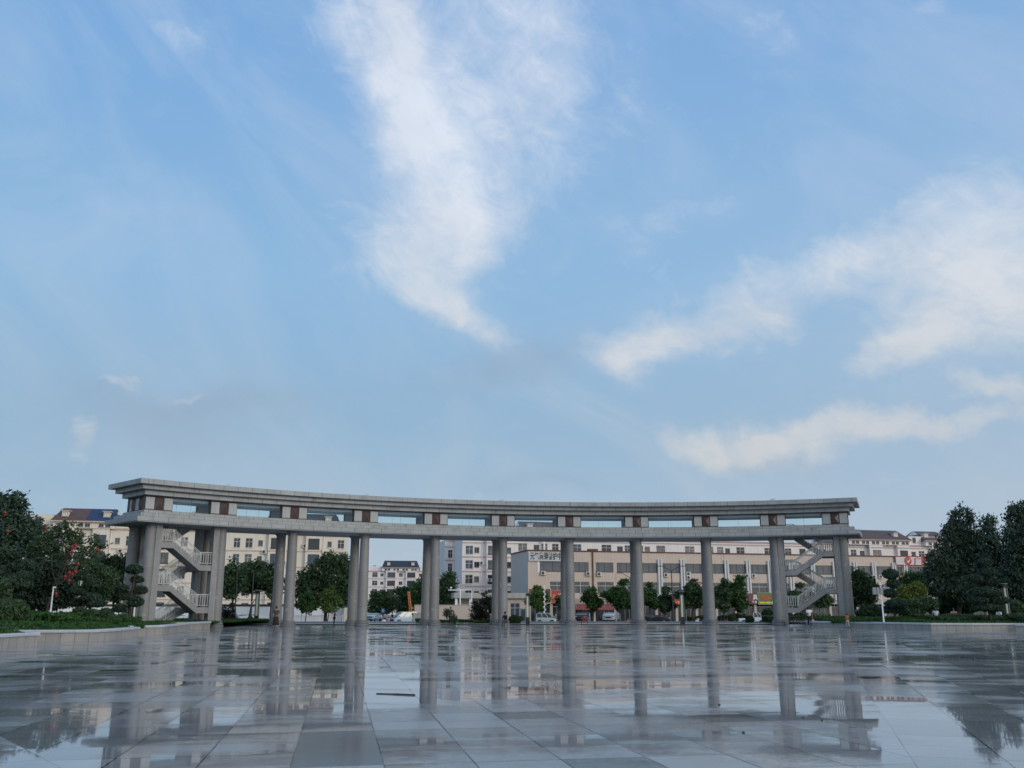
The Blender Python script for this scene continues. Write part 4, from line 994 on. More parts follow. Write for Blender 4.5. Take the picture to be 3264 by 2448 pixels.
r_, L_ = wallthing('notice_board', 741, 148, 750.5, 148, zat(1966, 148), zat(1960, 148), .05, c_red, 'small red notice fixed to the white hoarding behind the white car', 'notice')
wallthing('boundary_wall', 1321, 144, 1578, 147, -.74, zat(1929.5, 145), .3, M['beige_wall'], 'low plain beige boundary wall between the trees and the gatehouse', 'wall', .08)
# white picket road rail
a = atY(826, 1960, 140); c = atY(1093, 1960, 142); L = (Vector((c.x, 142, 0)) - Vector((a.x, 140, 0))).length
r = empty('guard_rail', (a.x, 140, -.74), math.atan2(2, c.x - a.x), 'white picket guard rail standing in front of the white hoarding', 'railing'); n = int(L / .16)
b = MB(); b.box(0, L, -.02, .02, .12, .18); b.box(0, L, -.02, .02, 1.12, 1.18); b.build('rail', M['white_paint'], r)
b = MB()
for i in range(n): b.box(i * .16, i * .16 + .045, -.012, .012, .05, 1.28)
b.build('pickets', M['white_paint'], r)
for i in range(5): b = MB(); b.box(L * i / 4 - .06, L * i / 4 + .06, -.07, .07, 0, 1.5); b.build('post', M['white_paint'], r)
# orange crane boom
t = empty('crane_boom', (atY(1313, 1960, 160).x, 160, -.74), 0, 'tall thin orange lattice boom behind the light blue van', 'crane')
p0 = Vector((0, 0, 0)); p1 = Vector((atY(1302, 1885, 160).x - t.location.x, 0, zat(1885, 160) + .74)); b = MB()
for s_ in ((-.2, -.2), (.2, -.2), (.2, .2), (-.2, .2)): b.tube(p0 + Vector((*s_, 0)), p1 + Vector((s_[0] * .5, s_[1] * .5, 0)), .07, n=5)
m_or = mat('orange_paint', (.55, .20, .06), .5, vary=.2)
b.build('chord', m_or, t); b = MB()
for i in range(10):
    q0 = p0.lerp(p1, i / 10); q1 = p0.lerp(p1, (i + 1) / 10); b.tube(q0 + Vector((-.2, -.2, 0)), q1 + Vector((.2, -.2, 0)), .04, n=5); b.tube(q0 + Vector((.2, -.2, 0)), q1 + Vector((.2, .2, 0)), .04, n=5)
b.build('lattice', m_or, t); b = MB(); b.box(-.22, .22, -.22, .22, 2.2, 2.5); b.build('hydraulic_head', m_or, t)
# ------------------------------------------------------------------ planters and lawns
M['wall_stone'] = granite('planter_stone_block', (.36, .345, .32), (.31, .30, .28), (.14, .13, .12), bw=.62, rh=.62, rough=.6, msize=.014, off=0)
M['coping'] = mat('planter_coping_granite', (.47, .49, .51), .4, vary=.07, scale=5, stain=.25)
def planter_wall(pts, h, label, round_end=False):
    """pts: foot of the visible face, left to right"""
    P0 = pts[0]; r = empty('planter_wall', (P0[0], P0[1], 0), 0, label, 'planter wall', 'granite planter walls around the lawns')
    # smooth the path a little
    b = MB(); c = MB(); acc = 0
    q = [Vector((x - P0[0], y - P0[1], 0)) for x, y in pts]
    def offs(k):
        out = []
        for i, p in enumerate(q):
            d = ((q[i] - q[i - 1]).normalized() if i else Vector()) + ((q[i + 1] - q[i]).normalized() if i < len(q) - 1 else Vector())
            d.normalize(); n = Vector((-d.y, d.x, 0)); out.append(p + n * k)
        return out
    inn = offs(.38); o2 = offs(-.07); i2 = offs(.44)
    up = Vector((0, 0, 1))
    for i in range(len(q) - 1):
        L = (q[i + 1] - q[i]).length
        b.face([q[i], q[i + 1], q[i + 1] + up * h, q[i] + up * h], [(acc, .01), (acc + L, .01), (acc + L, .60), (acc, .60)])
        b.face([inn[i + 1], inn[i], inn[i] + up * h, inn[i + 1] + up * h], [(acc, .01), (acc + L, .01), (acc + L, .60), (acc, .60)])
        acc += L
        for (A, B, z0, z1) in ((o2, i2, h + .002, h + .13),):
            c.face([A[i] + up * z0, A[i + 1] + up * z0, A[i + 1] + up * (z1 - .04), A[i] + up * (z1 - .04)])
            c.face([A[i] + up * (z1 - .04), A[i + 1] + up * (z1 - .04), A[i + 1].lerp(B[i + 1], .08) + up * z1, A[i].lerp(B[i], .08) + up * z1])
            c.face([A[i].lerp(B[i], .08) + up * z1, A[i + 1].lerp(B[i + 1], .08) + up * z1, B[i + 1] + up * z1, B[i] + up * z1])
            c.face([A[i + 1] + up * z0, A[i] + up * z0, B[i] + up * z0, B[i + 1] + up * z0])
            c.face([B[i + 1] + up * z0, B[i] + up * z0, B[i] + up * z1, B[i + 1] + up * z1])
    for i in (0, len(q) - 1):
        b.face([q[i], inn[i], inn[i] + up * h, q[i] + up * h], [(0, .01), (.38, .01), (.38, .6), (0, .6)])
        c.face([o2[i] + up * (h + .002), i2[i] + up * (h + .002), i2[i] + up * (h + .13), o2[i] + up * (h + .13)])
    b.build('wall', M['wall_stone'], r); c.build('coping', M['coping'], r)
def gp2(px, py): v = gnd(px, py); return (v.x, v.y)
def arc_pts(a, ctrl, c, n=8):
    a, ctrl, c = Vector(a), Vector(ctrl), Vector(c)
    return [tuple(((1 - t) ** 2) * a + 2 * t * (1 - t) * ctrl + t * t * c) for t in [i / n for i in range(n + 1)]]
w1 = [(-20.6, 24), (-19.9, 31), gp2(0, 2068), gp2(90, 2061), gp2(118, 2059.5), (-19.75, 39.1), (-20.3, 39.3), (-23, 39.4)]
w2 = [(-27, 42.6), gp2(60, 2047.5)] + arc_pts(gp2(290, 2046), gp2(330, 2044), gp2(360, 2041), 5) + [gp2(441, 2031.6), (-20.6, 50.9), (-22.4, 51.3)]
w3 = [(-24.6, 52.6), gp2(405, 2026.5), gp2(521, 2022.6), gp2(560, 2017), gp2(602, 2010), (-23.6, 66.1), (-25, 66.3)]
w4 = [(-26.2, 67.6), gp2(600, 2008.5), gp2(669, 2004.5)]
planter_wall(w1, .42, 'nearest stone planter wall with a pale rounded coping end, at the left edge')
planter_wall(w2, .42, 'long second planter wall on the left, straight and then curving away')
planter_wall(w3, .42, 'third planter wall on the left, just before the stair tower')
planter_wall(w4, .42, 'shortest planter wall, ending at the foot of the left stair tower')
wA = [(26.3, 84.2), (25.6, 82.0), gp2(2592, 1999), gp2(2771, 2003.5), (29.5, 72.0)]
wB = [gp2(2777, 2004.2), gp2(2880, 2007), gp2(2970, 2009.4), gp2(3100, 2010), gp2(3238, 2010), (37, 65.9)]
wC = [gp2(3238, 2013), gp2(3400, 2015), (48, 60)]
planter_wall(wA, .36, 'short stone planter wall beside the right stair tower')
planter_wall(wB, .38, 'long grey planter wall along the right lawn')
planter_wall(wC, .38, 'last piece of planter wall at the right edge, standing slightly forward')
o = MB(); a_ = gnd(2518, 1996); c_ = gnd(2592, 1996); o.box(a_.x, c_.x, a_.y, a_.y + .5, 0, .14); o = o.build('kerb_strip', M['coping']); o['kind'] = 'structure'
# earth banks behind the walls
def lerp_line(pts, y):
    for (x0, y0), (x1, y1) in zip(pts, pts[1:]):
        if y0 <= y <= y1: return x0 + (x1 - x0) * (y - y0) / (y1 - y0)
    return pts[-1][0]
leftline = [(-20.8, 20), (-20.0, 31), (-19.6, 38.5), (-20.2, 39.0), (-23.4, 39.1), (-23.4, 43.2), (-19.9, 43.9), (-20.1, 50.4), (-22.2, 50.8), (-22.2, 53.6), (-21.0, 54.2), (-21.2, 57), (-23.1, 65.8), (-24.6, 66), (-24.7, 68.2), (-23.9, 69), (-23.6, 73), (-23.5, 91), (-23.5, 104)]
def lawn_h_left(x, y):
    d = max(0, lerp_line(leftline, y) - x); w = max(0, min(1, (66 - y) / 12)) 
    return .40 + (.62 * (1 - math.exp(-d / 3.2))) * (.15 + .85 * w)
def grid_mesh(rows):
    v = [p for r in rows for p in r]; n = len(rows[0]); f = []
    for i in range(len(rows) - 1):
        for j in range(n - 1): f.append((i * n + j, i * n + j + 1, (i + 1) * n + j + 1, (i + 1) * n + j))
    return v, f
M['soil'] = mat('lawn_soil', (.035, .055, .02), .95, vary=.3, scale=2)
rows = []
ys = np.unique(np.concatenate([np.arange(20, 104, 1.0), [38.9, 39.1, 43.2, 43.9, 50.4, 50.8, 53.6, 54.2, 65.8, 66.0, 68.2]]))
for y in ys:
    xl = lerp_line(leftline, float(y)); row = []
    for k_ in range(26):
        d = .30 + (k_ / 25) ** 1.8 * 55; x = xl - d; row.append((x, float(y), lawn_h_left(x, float(y)) - .02))
    rows.append(row)
b = MB(); v, f = grid_mesh(rows); b.poly(v, f); o = b.build('lawn', M['soil']); o['kind'] = 'structure'
rightline = [(24.9, 78.2), (27.8, 72.6), (27.9, 72.2), (30.1, 66.5), (32.5, 66.2), (35.4, 66.0), (36.2, 65.9), (36.3, 63.2), (48, 60.4), (70, 56)]
def ry(x):
    for (x0, y0), (x1, y1) in zip(rightline, rightline[1:]):
        if x0 <= x <= x1: return y0 + (y1 - y0) * (x - x0) / (x1 - x0)
    return rightline[-1][1] if x > 70 else 78.2
def lawn_h_right(x, y): return .36 + .42 * (1 - math.exp(-max(0, y - ry(x)) / 3.5))
rows = []
xs = np.unique(np.concatenate([np.arange(25.9, 70, 1.0), [27.8, 27.95, 36.2, 36.35]]))
for x in xs:
    yl = ry(float(x)); row = []
    for k_ in range(22):
        d = .30 + (k_ / 21) ** 1.6 * 30; row.append((float(x), yl + d, lawn_h_right(float(x), yl + d) - .02))
    rows.append(row)
b = MB(); v, f = grid_mesh(rows); b.poly(v, f); o = b.build('lawn', M['soil']); o['kind'] = 'structure'

# ------------------------------------------------------------------ leaves, grass, trees (numpy, one mesh per crown)
def leaf_mesh(name, C, size, rng, m, up=.25, aspect=1.6, wind=None):
    """C: n x 3 leaf centres; every leaf is a small folded quad"""
    n = len(C); nr = rng.normal(size=(n, 3)); nr[:, 2] += up; nr /= np.linalg.norm(nr, axis=1)[:, None]
    t = rng.normal(size=(n, 3))
    if wind is not None: t = t * .45 + np.array(wind)
    t -= nr * (t * nr).sum(1)[:, None]; t /= np.linalg.norm(t, axis=1)[:, None] + 1e-9
    w = np.cross(nr, t); s = size * rng.uniform(.6, 1.35, n)[:, None]
    a, b_ = t * s * .5 * aspect, w * s * .5
    V = np.stack([C - a, C + b_ * .9 - a * .1, C + a, C - b_ * .9 - a * .1], 1).reshape(-1, 3)
    me = bpy.data.meshes.new(name); me.vertices.add(4 * n); me.loops.add(4 * n); me.polygons.add(n)
    me.vertices.foreach_set('co', V.astype(np.float32).ravel()); me.loops.foreach_set('vertex_index', np.arange(4 * n, dtype=np.int32))
    me.polygons.foreach_set('loop_start', np.arange(0, 4 * n, 4, dtype=np.int32)); me.polygons.foreach_set('loop_total', np.full(n, 4, dtype=np.int32))
    me.materials.append(m); me.update(calc_edges=True); me.validate(); return me
def in_lobes(lobes, n, rng, shell=.55, clump=0, cr=.3):
    L = np.array(lobes, float); vol = (L[:, 3] * L[:, 4] * L[:, 5]) ** .8; idx = rng.choice(len(L), n if not clump else max(1, n // clump), p=vol / vol.sum())
    d = rng.normal(size=(len(idx), 3)); d /= np.linalg.norm(d, axis=1)[:, None]; r = rng.uniform(0, 1, len(idx)) ** (1 / 3); r = shell + (1 - shell) * r if shell else r
    bump = 1 + .16 * np.sin(d[:, 0] * 7 + L[idx, 0] * 3) * np.cos(d[:, 2] * 6 + L[idx, 1])
    C = L[idx, :3] + d * L[idx, 3:6] * (r * bump)[:, None]
    if clump:
        C = np.repeat(C, clump, 0); C = C + rng.normal(size=C.shape) * cr * np.array([1, 1, .7])
    return C
def tree(name, x, y, z0, lobes, n, leaf, m, label, cat='tree', group=None, seed=1, trunk=.14, bark='bark', limbs=7, shell=.25, clump=12, cr=.26, wind=None, lean=0.0, up=.25, forks=None):
    r = empty(name, (x, y, z0), 0, label, cat, group); rng = np.random.default_rng(seed)
    L = np.array(lobes, float); zt = L[:, 2].max(); cz = L[:, 2].mean()
    b = MB(); pts = [Vector((0, 0, -.1))]; top = Vector((L[:, 0].mean() + lean, L[:, 1].mean(), cz + .2 * (zt - cz)))
    for k_ in range(1, 6): t = k_ / 5; p = Vector((0, 0, 0)).lerp(top, t); p.x += rng.normal() * .05 * top.z * .3; p.y += rng.normal() * .04; pts.append(p)
    for k_ in range(5): b.tube(pts[k_], pts[k_ + 1], trunk * (1 - .15 * k_), trunk * (1 - .15 * (k_ + 1)), 8)
    ch = rng.permutation(len(L))[:limbs]
    for i in ch:
        s = pts[rng.integers(2, 5)]; e = Vector(L[i, :3]); mid = s.lerp(e, .5) + Vector((0, 0, -.08 * (e - s).length))
        b.tube(s, mid, trunk * .45, trunk * .3, 6); b.tube(mid, e, trunk * .3, trunk * .12, 6)
    b.build('trunk', M[bark], r)
    C = in_lobes(lobes, n, rng, shell, clump, cr)
    link_mesh('crown', leaf_mesh('crown', C, leaf, rng, m, up=up, wind=wind), r); return r
def pxw(px, Y): return atY(px, 1900, Y).x
def lob(px, py, Y, wpx, hpx, dpt=None, x0=0, y0=None, z0=0):
    """an ellipsoid lobe seen at px,py with half sizes in photo pixels -> local coordinates"""
    p = atY(px, py, Y); s = Y / 2970
    return (p.x - x0, (0 if y0 is None else Y - y0), p.z - z0, wpx * s, (dpt if dpt else (wpx + hpx) / 2 * s), hpx * s)
def ptree(name, px, Y, z0, lobs, n, leaf, m, label, **k):
    """lobs: (px, py, half width px, half height px, dy)"""
    x = pxw(px, Y); L = []; k['cr'] = k.get('cr', .26) * .82; n = int(n * .72)
    for l in lobs:
        dy = l[4] if len(l) > 4 else 0; q = lob(l[0], l[1], Y + dy, l[2], l[3], None, x, None, z0); L.append((q[0], dy, q[2], q[3], q[4], q[5]))
    return tree(name, x, Y, z0, L, n, leaf, M[m], label, **k)

G1, G2, G3 = 'trees on the left lawn', 'street trees in front of the shops', 'trees on the right lawn'
# left lawn, wind-blown and dark
ptree('wind_blown_tree', 40, 60, .9, [(20, 1640, 55, 60, 0), (75, 1690, 60, 50, .5), (10, 1720, 60, 70, -.5), (60, 1600, 22, 32, 0), (40, 1585, 14, 22, 0), (110, 1735, 45, 45, 0), (-40, 1650, 60, 90, 0), (50, 1800, 70, 70, 0), (-20, 1850, 80, 80, 0)],
    26000, .16, 'leaf_conifer', 'tall wind blown dark tree at the left edge, its shoots standing against the sky', group=G1, seed=3, trunk=.2, clump=14, cr=.24, wind=(1.0, 0, .45), limbs=8)
ptree('wind_blown_tree', 150, 57, .9, [(150, 1700, 46, 26, 0), (195, 1690, 30, 14, 0), (215, 1668, 26, 9, 0), (140, 1745, 50, 30, 0), (175, 1735, 26, 14, 0), (225, 1722, 38, 22, 0), (250, 1740, 24, 18, 0), (285, 1745, 30, 26, 0), (312, 1745, 20, 10, 0), (275, 1775, 36, 22, 0), (300, 1720, 24, 10, 0), (235, 1700, 34, 12, 0), (330, 1735, 18, 8, 0), (200, 1760, 40, 20, 0)],
    4600, .12, 'leaf_dark', 'sparse wind blown tree with thin branches crossing the cream block', group=G1, seed=5, trunk=.07, clump=16, cr=.16, wind=(1.0, 0, .5), limbs=12, shell=.1)
ptree('dense_tree', 130, 64, .9, [(120, 1830, 55, 62, 0), (165, 1850, 60, 70, 1), (90, 1880, 60, 60, 0), (190, 1800, 36, 36, 0), (215, 1880, 50, 55, 0), (150, 1920, 70, 35, 0)],
    17000, .15, 'leaf_conifer', 'dense rounded dark tree behind the left hedge, left of the white pole', group=G1, seed=7, trunk=.18, clump=12, cr=.22)
ptree('dense_tree', 300, 66, .9, [(270, 1820, 40, 42, 0), (300, 1860, 45, 40, 0), (250, 1880, 45, 38, 0), (335, 1850, 40, 40, 0), (295, 1905, 50, 22, 0)],
    12000, .14, 'leaf_dark', 'dark bushy tree between the wind blown tree and the pruned pine', group=G1, seed=8, trunk=.13, clump=12, cr=.22, lean=-.2)
ptree('dense_tree', 368, 82, .5, [(340, 1800, 32, 26, 0), (375, 1795, 32, 24, 0), (355, 1835, 44, 32, 0), (395, 1815, 24, 26, 0), (365, 1880, 46, 36, 0), (400, 1870, 30, 40, 0)],
    12000, .17, 'leaf_dark', 'dark tree just behind and left of the left stair tower', group=G1, seed=9, trunk=.14, clump=12, cr=.24)
ptree('yellow_green_tree', 100, 70, .9, [(98, 1905, 22, 14, 0), (80, 1895, 20, 12, 0), (120, 1915, 26, 14, 0), (150, 1915, 22, 12, 0)], 3500, .12, 'leaf_light', 'small light green bushy tree under the dark trees at the left', group=G1, seed=10, trunk=.06, clump=8)
ptree('light_green_tree', 245, 72, .9, [(215, 1905, 26, 20, 0), (250, 1895, 30, 18, 0), (285, 1890, 26, 18, 0), (310, 1895, 20, 14, 0)], 4200, .12, 'leaf_mid', 'small mid green tree beside the thin white pole on the left lawn', group=G1, seed=11, trunk=.06, clump=8)
# cloud-pruned pines
def cloud_pine(px, Y, z0, pads, label, seed, lean=0.0, m='leaf_conifer', group='cloud pruned pines', dens=1.0):
    x = pxw(px, Y); r = empty('pruned_pine', (x, Y, z0), 0, label, 'pruned pine', group); rng = np.random.default_rng(seed); b = MB()
    P = []
    for (a, c, w, h) in pads:
        q = atY(a, c, Y); s = Y / 2970; dy = rng.normal() * .25; P.append((q.x - x, dy, q.z - z0, w * s, w * s * .85, h * s))
    P.sort(key=lambda p: p[2]); prev = Vector((0, 0, -.1)); N = len(P); tr = .11; zt = P[-1][2]
    xs_ = np.linspace(0, 1, 7); pts = [Vector((0, 0, -.1))] + [Vector((P[-1][0] * t * t + .12 * math.sin(t * 7 + seed), .06 * math.cos(t * 5), zt * t)) for t in xs_[1:]]
    for k_ in range(6): b.tube(pts[k_], pts[k_ + 1], tr * (1 - .12 * k_), tr * (1 - .12 * (k_ + 1)), 8)
    for p in P:
        t = max(.12, min(.95, (p[2] - .25) / zt)); k_ = min(5, int(t * 6)); s = pts[k_].lerp(pts[k_ + 1], t * 6 - k_)
        b.tube(s, (p[0], p[1], p[2] - p[5] * .5), tr * .4, tr * .2, 6)
    b.build('trunk', M['bark'], r)
    for p in P:
        n = int(900 * dens * (p[3] * p[3] * 4 + p[3] * p[5] * 3)); n = max(700, min(n, 4500))
        d = rng.normal(size=(n, 3)); d /= np.linalg.norm(d, axis=1)[:, None]; rr = rng.uniform(.72, 1.06, n) ; rr *= 1 + .07 * np.sin(d[:, 0] * 9) * np.cos(d[:, 1] * 8 + d[:, 2] * 6)
        d2 = d.copy(); d2[:, 2] = np.where(d[:, 2] < 0, d[:, 2] * .75, d[:, 2]); C = np.array(p[:3]) + d2 * np.array(p[3:6]) * rr[:, None]
        o = link_mesh('foliage_pad', leaf_mesh('foliage_pad', C, .085, rng, M[m], up=.6), r)
    return r
cloud_pine(420, 62, .5, [(426, 1816, 28, 17), (430, 1848, 22, 12), (398, 1874, 22, 11), (438, 1882, 24, 15), (396, 1900, 22, 16), (436, 1920, 25, 18), (385, 1940, 22, 15)], 'cloud pruned pine in front of the left stair tower', 21)
cloud_pine(275, 58, .9, [(268, 1838, 26, 16), (300, 1862, 28, 17), (255, 1885, 26, 17), (292, 1905, 32, 15), (240, 1922, 26, 13), (320, 1925, 26, 13), (335, 1952, 18, 14)], 'cloud pruned pine with a leaning pale trunk, second from the left tower', 22)
cloud_pine(40, 52, .9, [(30, 1765, 44, 24), (75, 1805, 42, 22), (10, 1830, 46, 26), (70, 1862, 48, 24), (20, 1890, 46, 24), (90, 1840, 30, 18)], 'large cloud pruned pine at the left edge, its pads merging with the trees behind', 23)
def bush(px, py, Y, wpx, hpx, label, m='leaf_dark', name='bush', seed=1, n=4200, leaf=.09, group=None, cat='bush', z0=None):
    p = atY(px, py, Y); s = Y / 2970; rng = np.random.default_rng(seed); rx, rz = wpx * s, hpx * s; z0 = p.z - rz if z0 is None else z0
    r = empty(name, (p.x, Y, z0), 0, label, cat, group)
    d = rng.normal(size=(n, 3)); d /= np.linalg.norm(d, axis=1)[:, None]; rr = rng.uniform(.6, 1.05, n) * (1 + .08 * np.sin(d[:, 0] * 9 + seed) * np.cos(d[:, 2] * 7))
    C = np.array([0, 0, p.z - z0]) + d * np.array([rx, rx * .9, rz]) * rr[:, None]
    link_mesh('foliage', leaf_mesh('foliage', C, leaf, rng, M[m]), r); b = MB(); b.tube((0, 0, -.1), (0, 0, p.z - z0), .05, .03, 6); b.build('stem', M['bark'], r); return r
GB = 'clipped bushes'
bush(333, 1955, 54, 17, 14, 'small round bush right of the others on the left lawn', seed=31, group=GB)
bush(295, 1957, 53, 28, 14, 'wide low bush left of the small round one', seed=32, group=GB)
bush(255, 1950, 55, 22, 14, 'dark bush at the foot of the leaning pruned pine', seed=33, group=GB)
bush(30, 1955, 46, 55, 42, 'big dark bush at the left edge above the planter walls', seed=34, n=9000, leaf=.12, group=GB)
bush(-30, 1900, 50, 60, 60, 'big dark bush cut by the left edge of the picture', seed=35, n=9000, leaf=.12, group=GB)
bush(1641, 1976, 92.5, 20, 15, 'round clipped bush on the terrace beside the sitting person', seed=36, n=5000, group=GB)
bush(2448, 1965, 104, 20, 26, 'dark round bush behind the base of the right stair tower', seed=37, group=GB, z0=-.7)
bush(2390, 1975, 96, 14, 12, 'loose low bush in front of the white pickup', m='leaf_mid', seed=38, group=GB, n=1800)
bush(2330, 1972, 101, 10, 14, 'small dark bush between two columns on the right', seed=39, group=GB, n=1600, z0=-.7)
# purple-leaved shrub on the terrace
ptree('purple_shrub', 1535, 93.5, .1, [(1520, 1960, 22, 30, 0), (1545, 1940, 26, 34, 0), (1535, 1975, 30, 18, 0), (1560, 1915, 18, 16, 0), (1545, 1895, 10, 10, 0), (1515, 1930, 12, 14, 0), (1568, 1935, 10, 14, 0)], 7500, .11, 'leaf_purple',
    'upright purple brown shrub in front of the beige wall', cat='shrub', seed=41, trunk=.05, clump=10, cr=.14, limbs=7, shell=.1)
ptree('loose_shrub', 728, 88, .1, [(715, 1960, 14, 30, 0), (735, 1950, 14, 26, 0), (745, 1975, 12, 16, 0), (725, 1985, 22, 10, 0)], 3000, .10, 'leaf_purple', 'loose dark shrub right of the left stair tower, before the hoarding', cat='shrub', seed=42, trunk=.04, clump=8, cr=.12, shell=.1)
bush(798, 1978, 91.8, 12, 12, 'small upright dark bush in front of the white car', seed=43, n=1800, group=GB)
def hedge(x0, x1, y0, y1, z0, h, label, m='leaf_mid', n=9000, seed=1, leaf=.08, wav=.12):
    rng = np.random.default_rng(seed); r = empty('hedge', ((x0 + x1) / 2, (y0 + y1) / 2, z0), 0, label, 'hedge', 'low clipped hedges')
    X = rng.uniform(-1, 1, n) * (x1 - x0) / 2; Y_ = rng.uniform(-1, 1, n) * (y1 - y0) / 2
    Z = h * rng.uniform(.0, 1.0, n) ** .35 * (1 + wav * np.sin(X * 1.3 + seed) + wav * .6 * np.sin(X * 3.7))
    link_mesh('foliage', leaf_mesh('foliage', np.stack([X, Y_, Z], 1), leaf, rng, M[m]), r); return r
hedge(pxw(712, 92), pxw(868, 92), 91.6, 94.5, .1, .30, 'dark green low hedge on the terrace in front of the white car', 'leaf_dark', 7000, 51)
hedge(pxw(1326, 92), pxw(1372, 92), 91.5, 94.5, .1, .42, 'short low hedge left of the fifth column pair', 'leaf_mid', 4000, 52)
hedge(pxw(1396, 93), pxw(1588, 93), 91.5, 94, .1, .33, 'long low green hedge behind the person in dark clothes', 'leaf_mid', 9000, 53)
hedge(pxw(2160, 99), pxw(2190, 99), 99, 101, -.7, .9, 'dark low hedge behind the pillar lamp on the right', 'leaf_dark', 2500, 54)
# ground-cover masses on the lawns
def cover(name, fn_pts, n, leaf, m, seed):
    rng = np.random.default_rng(seed); C = fn_pts(rng, n); me = leaf_mesh(name, C, leaf, rng, M[m], up=.1, aspect=2.2); o = link_mesh(name, me); o['kind'] = 'stuff'; return o
def gl(rng, n):
    y = 30 + 62 * rng.uniform(0, 1, n) ** 1.3; d = .35 + rng.uniform(0, 1, n) ** 1.7 * 14; C = []
    for yy, dd in zip(y, d):
        x = lerp_line(leftline, float(yy)) - dd; C.append((x, yy, lawn_h_left(x, yy) + rng.uniform(0, .09)))
    return np.array(C)
cover('grass', gl, 60000, .10, 'grass', 61)
def gr(rng, n):
    x = rng.uniform(26.0, 50, n); d = .35 + rng.uniform(0, 1, n) ** 1.5 * 10; C = []
    for xx, dd in zip(x, d):
        y = ry(float(xx)) + dd; C.append((xx, y, lawn_h_right(xx, y) + rng.uniform(0, .09)))
    return np.array(C)
cover('grass', gr, 40000, .11, 'grass', 62)
def cl1(rng, n):      # taller soft cover along the middle of the left bank
    y = rng.uniform(47, 64, n); d = rng.uniform(1.4, 8, n); C = []
    for yy, dd in zip(y, d):
        x = lerp_line([(-21.5, 40), (-21.3, 56), (-24.5, 66)], float(yy)) - dd; C.append((x, yy, lawn_h_left(x, yy) + rng.uniform(0, 1) ** .5 * (.34 + .10 * math.sin(x * 1.7) * math.sin(yy * 1.3))))
    return np.array(C)
cover('undergrowth', cl1, 42000, .12, 'grass', 63)
def cr1(rng, n):
    x = rng.uniform(31, 52, n); C = []
    for xx in x:
        y = ry(float(xx)) + rng.uniform(2.2, 6.5); C.append((xx, y, lawn_h_right(xx, y) + rng.uniform(0, 1) ** .5 * (.30 + .016 * max(0, xx - 34) + .08 * math.sin(xx * 1.9))))
    return np.array(C)
cover('undergrowth', cr1, 34000, .12, 'leaf_dark', 64)

# behind the colonnade, left half
GS = 'trees behind the left half of the colonnade'
ptree('street_tree', 748, 132, -.75, [(735, 1815, 20, 16, 0), (760, 1820, 24, 20, 0), (725, 1850, 26, 34, 0), (760, 1860, 30, 30, 0), (735, 1890, 24, 18, 0), (742, 1790, 10, 12, 0)], 6500, .26, 'leaf_dark', 'dark leafy street tree just right of the left stair tower', group=GS, seed=71, trunk=.16, clump=14, cr=.32, shell=.15)
ptree('street_tree', 800, 135, -.75, [(795, 1810, 26, 20, 0), (830, 1805, 24, 18, 0), (812, 1845, 36, 30, 0), (785, 1870, 26, 24, 0), (840, 1860, 24, 24, 0)], 7500, .26, 'leaf_dark', 'second dark street tree from the left tower, forked above the white car', group=GS, seed=72, trunk=.15, clump=14, cr=.32, shell=.15)
ptree('street_tree', 868, 133, -.75, [(870, 1815, 22, 20, 0), (850, 1845, 26, 26, 0), (880, 1860, 26, 28, 0), (868, 1890, 24, 14, 0)], 5500, .26, 'leaf_dark', 'third dark street tree, left of the second column pair', group=GS, seed=73, trunk=.14, clump=14, cr=.3, shell=.15)
ptree('dense_tree', 1040, 140, -.75, [(1055, 1790, 36, 30, 0), (1085, 1800, 34, 30, 0), (1020, 1820, 42, 34, 0), (1070, 1850, 56, 44, 0), (985, 1850, 36, 36, 0), (1110, 1850, 36, 50, 0), (1005, 1890, 44, 34, 0), (1090, 1900, 44, 34, 0), (960, 1880, 20, 34, 0)],
    24000, .26, 'leaf_dark', 'broad dense dark tree rising in front of the end of the cream block', group=GS, seed=74, trunk=.3, clump=10, cr=.36, shell=.45)
ptree('young_tree', 978, 137.5, -.75, [(978, 1905, 24, 16, 0), (962, 1925, 20, 16, 0), (995, 1928, 20, 16, 0), (980, 1942, 24, 12, 0), (985, 1893, 10, 9, 0)], 4200, .20, 'leaf_mid', 'left of the two small round young trees before the white hoarding', group='young trees before the hoarding', seed=75, trunk=.085, clump=9, cr=.2, bark='bark')
ptree('young_tree', 1048, 138, -.75, [(1050, 1895, 24, 20, 0), (1035, 1915, 22, 18, 0), (1068, 1915, 24, 18, 0), (1050, 1938, 26, 14, 0), (1056, 1878, 9, 9, 0)], 5000, .20, 'leaf_light', 'right and taller of the two small young trees before the white hoarding', group='young trees before the hoarding', seed=76, trunk=.085, clump=9, cr=.2)
GD = 'trees around the side street'
ptree('roadside_tree', 1215, 200, -.75, [(1195, 1915, 20, 26, 0), (1220, 1910, 24, 26, 0), (1245, 1920, 20, 24, 0), (1210, 1945, 40, 14, 0)], 6000, .34, 'leaf_dark', 'low dark tree behind the scooters in the side street', group=GD, seed=81, trunk=.2, clump=10, cr=.4)
ptree('roadside_tree', 1290, 210, -.75, [(1275, 1900, 22, 28, 0), (1300, 1895, 24, 28, 0), (1285, 1930, 36, 22, 0)], 5500, .34, 'leaf_dark', 'dark tree directly behind the orange boom', group=GD, seed=82, trunk=.2, clump=10, cr=.4)
ptree('roadside_tree', 1345, 175, -.75, [(1350, 1860, 26, 26, 0), (1335, 1890, 30, 30, 0), (1365, 1890, 26, 34, 0), (1345, 1925, 34, 20, 0)], 7000, .30, 'leaf_mid', 'leafy tree left of the fifth column pair, in front of the white wings', group=GD, seed=83, trunk=.2, clump=10, cr=.36)
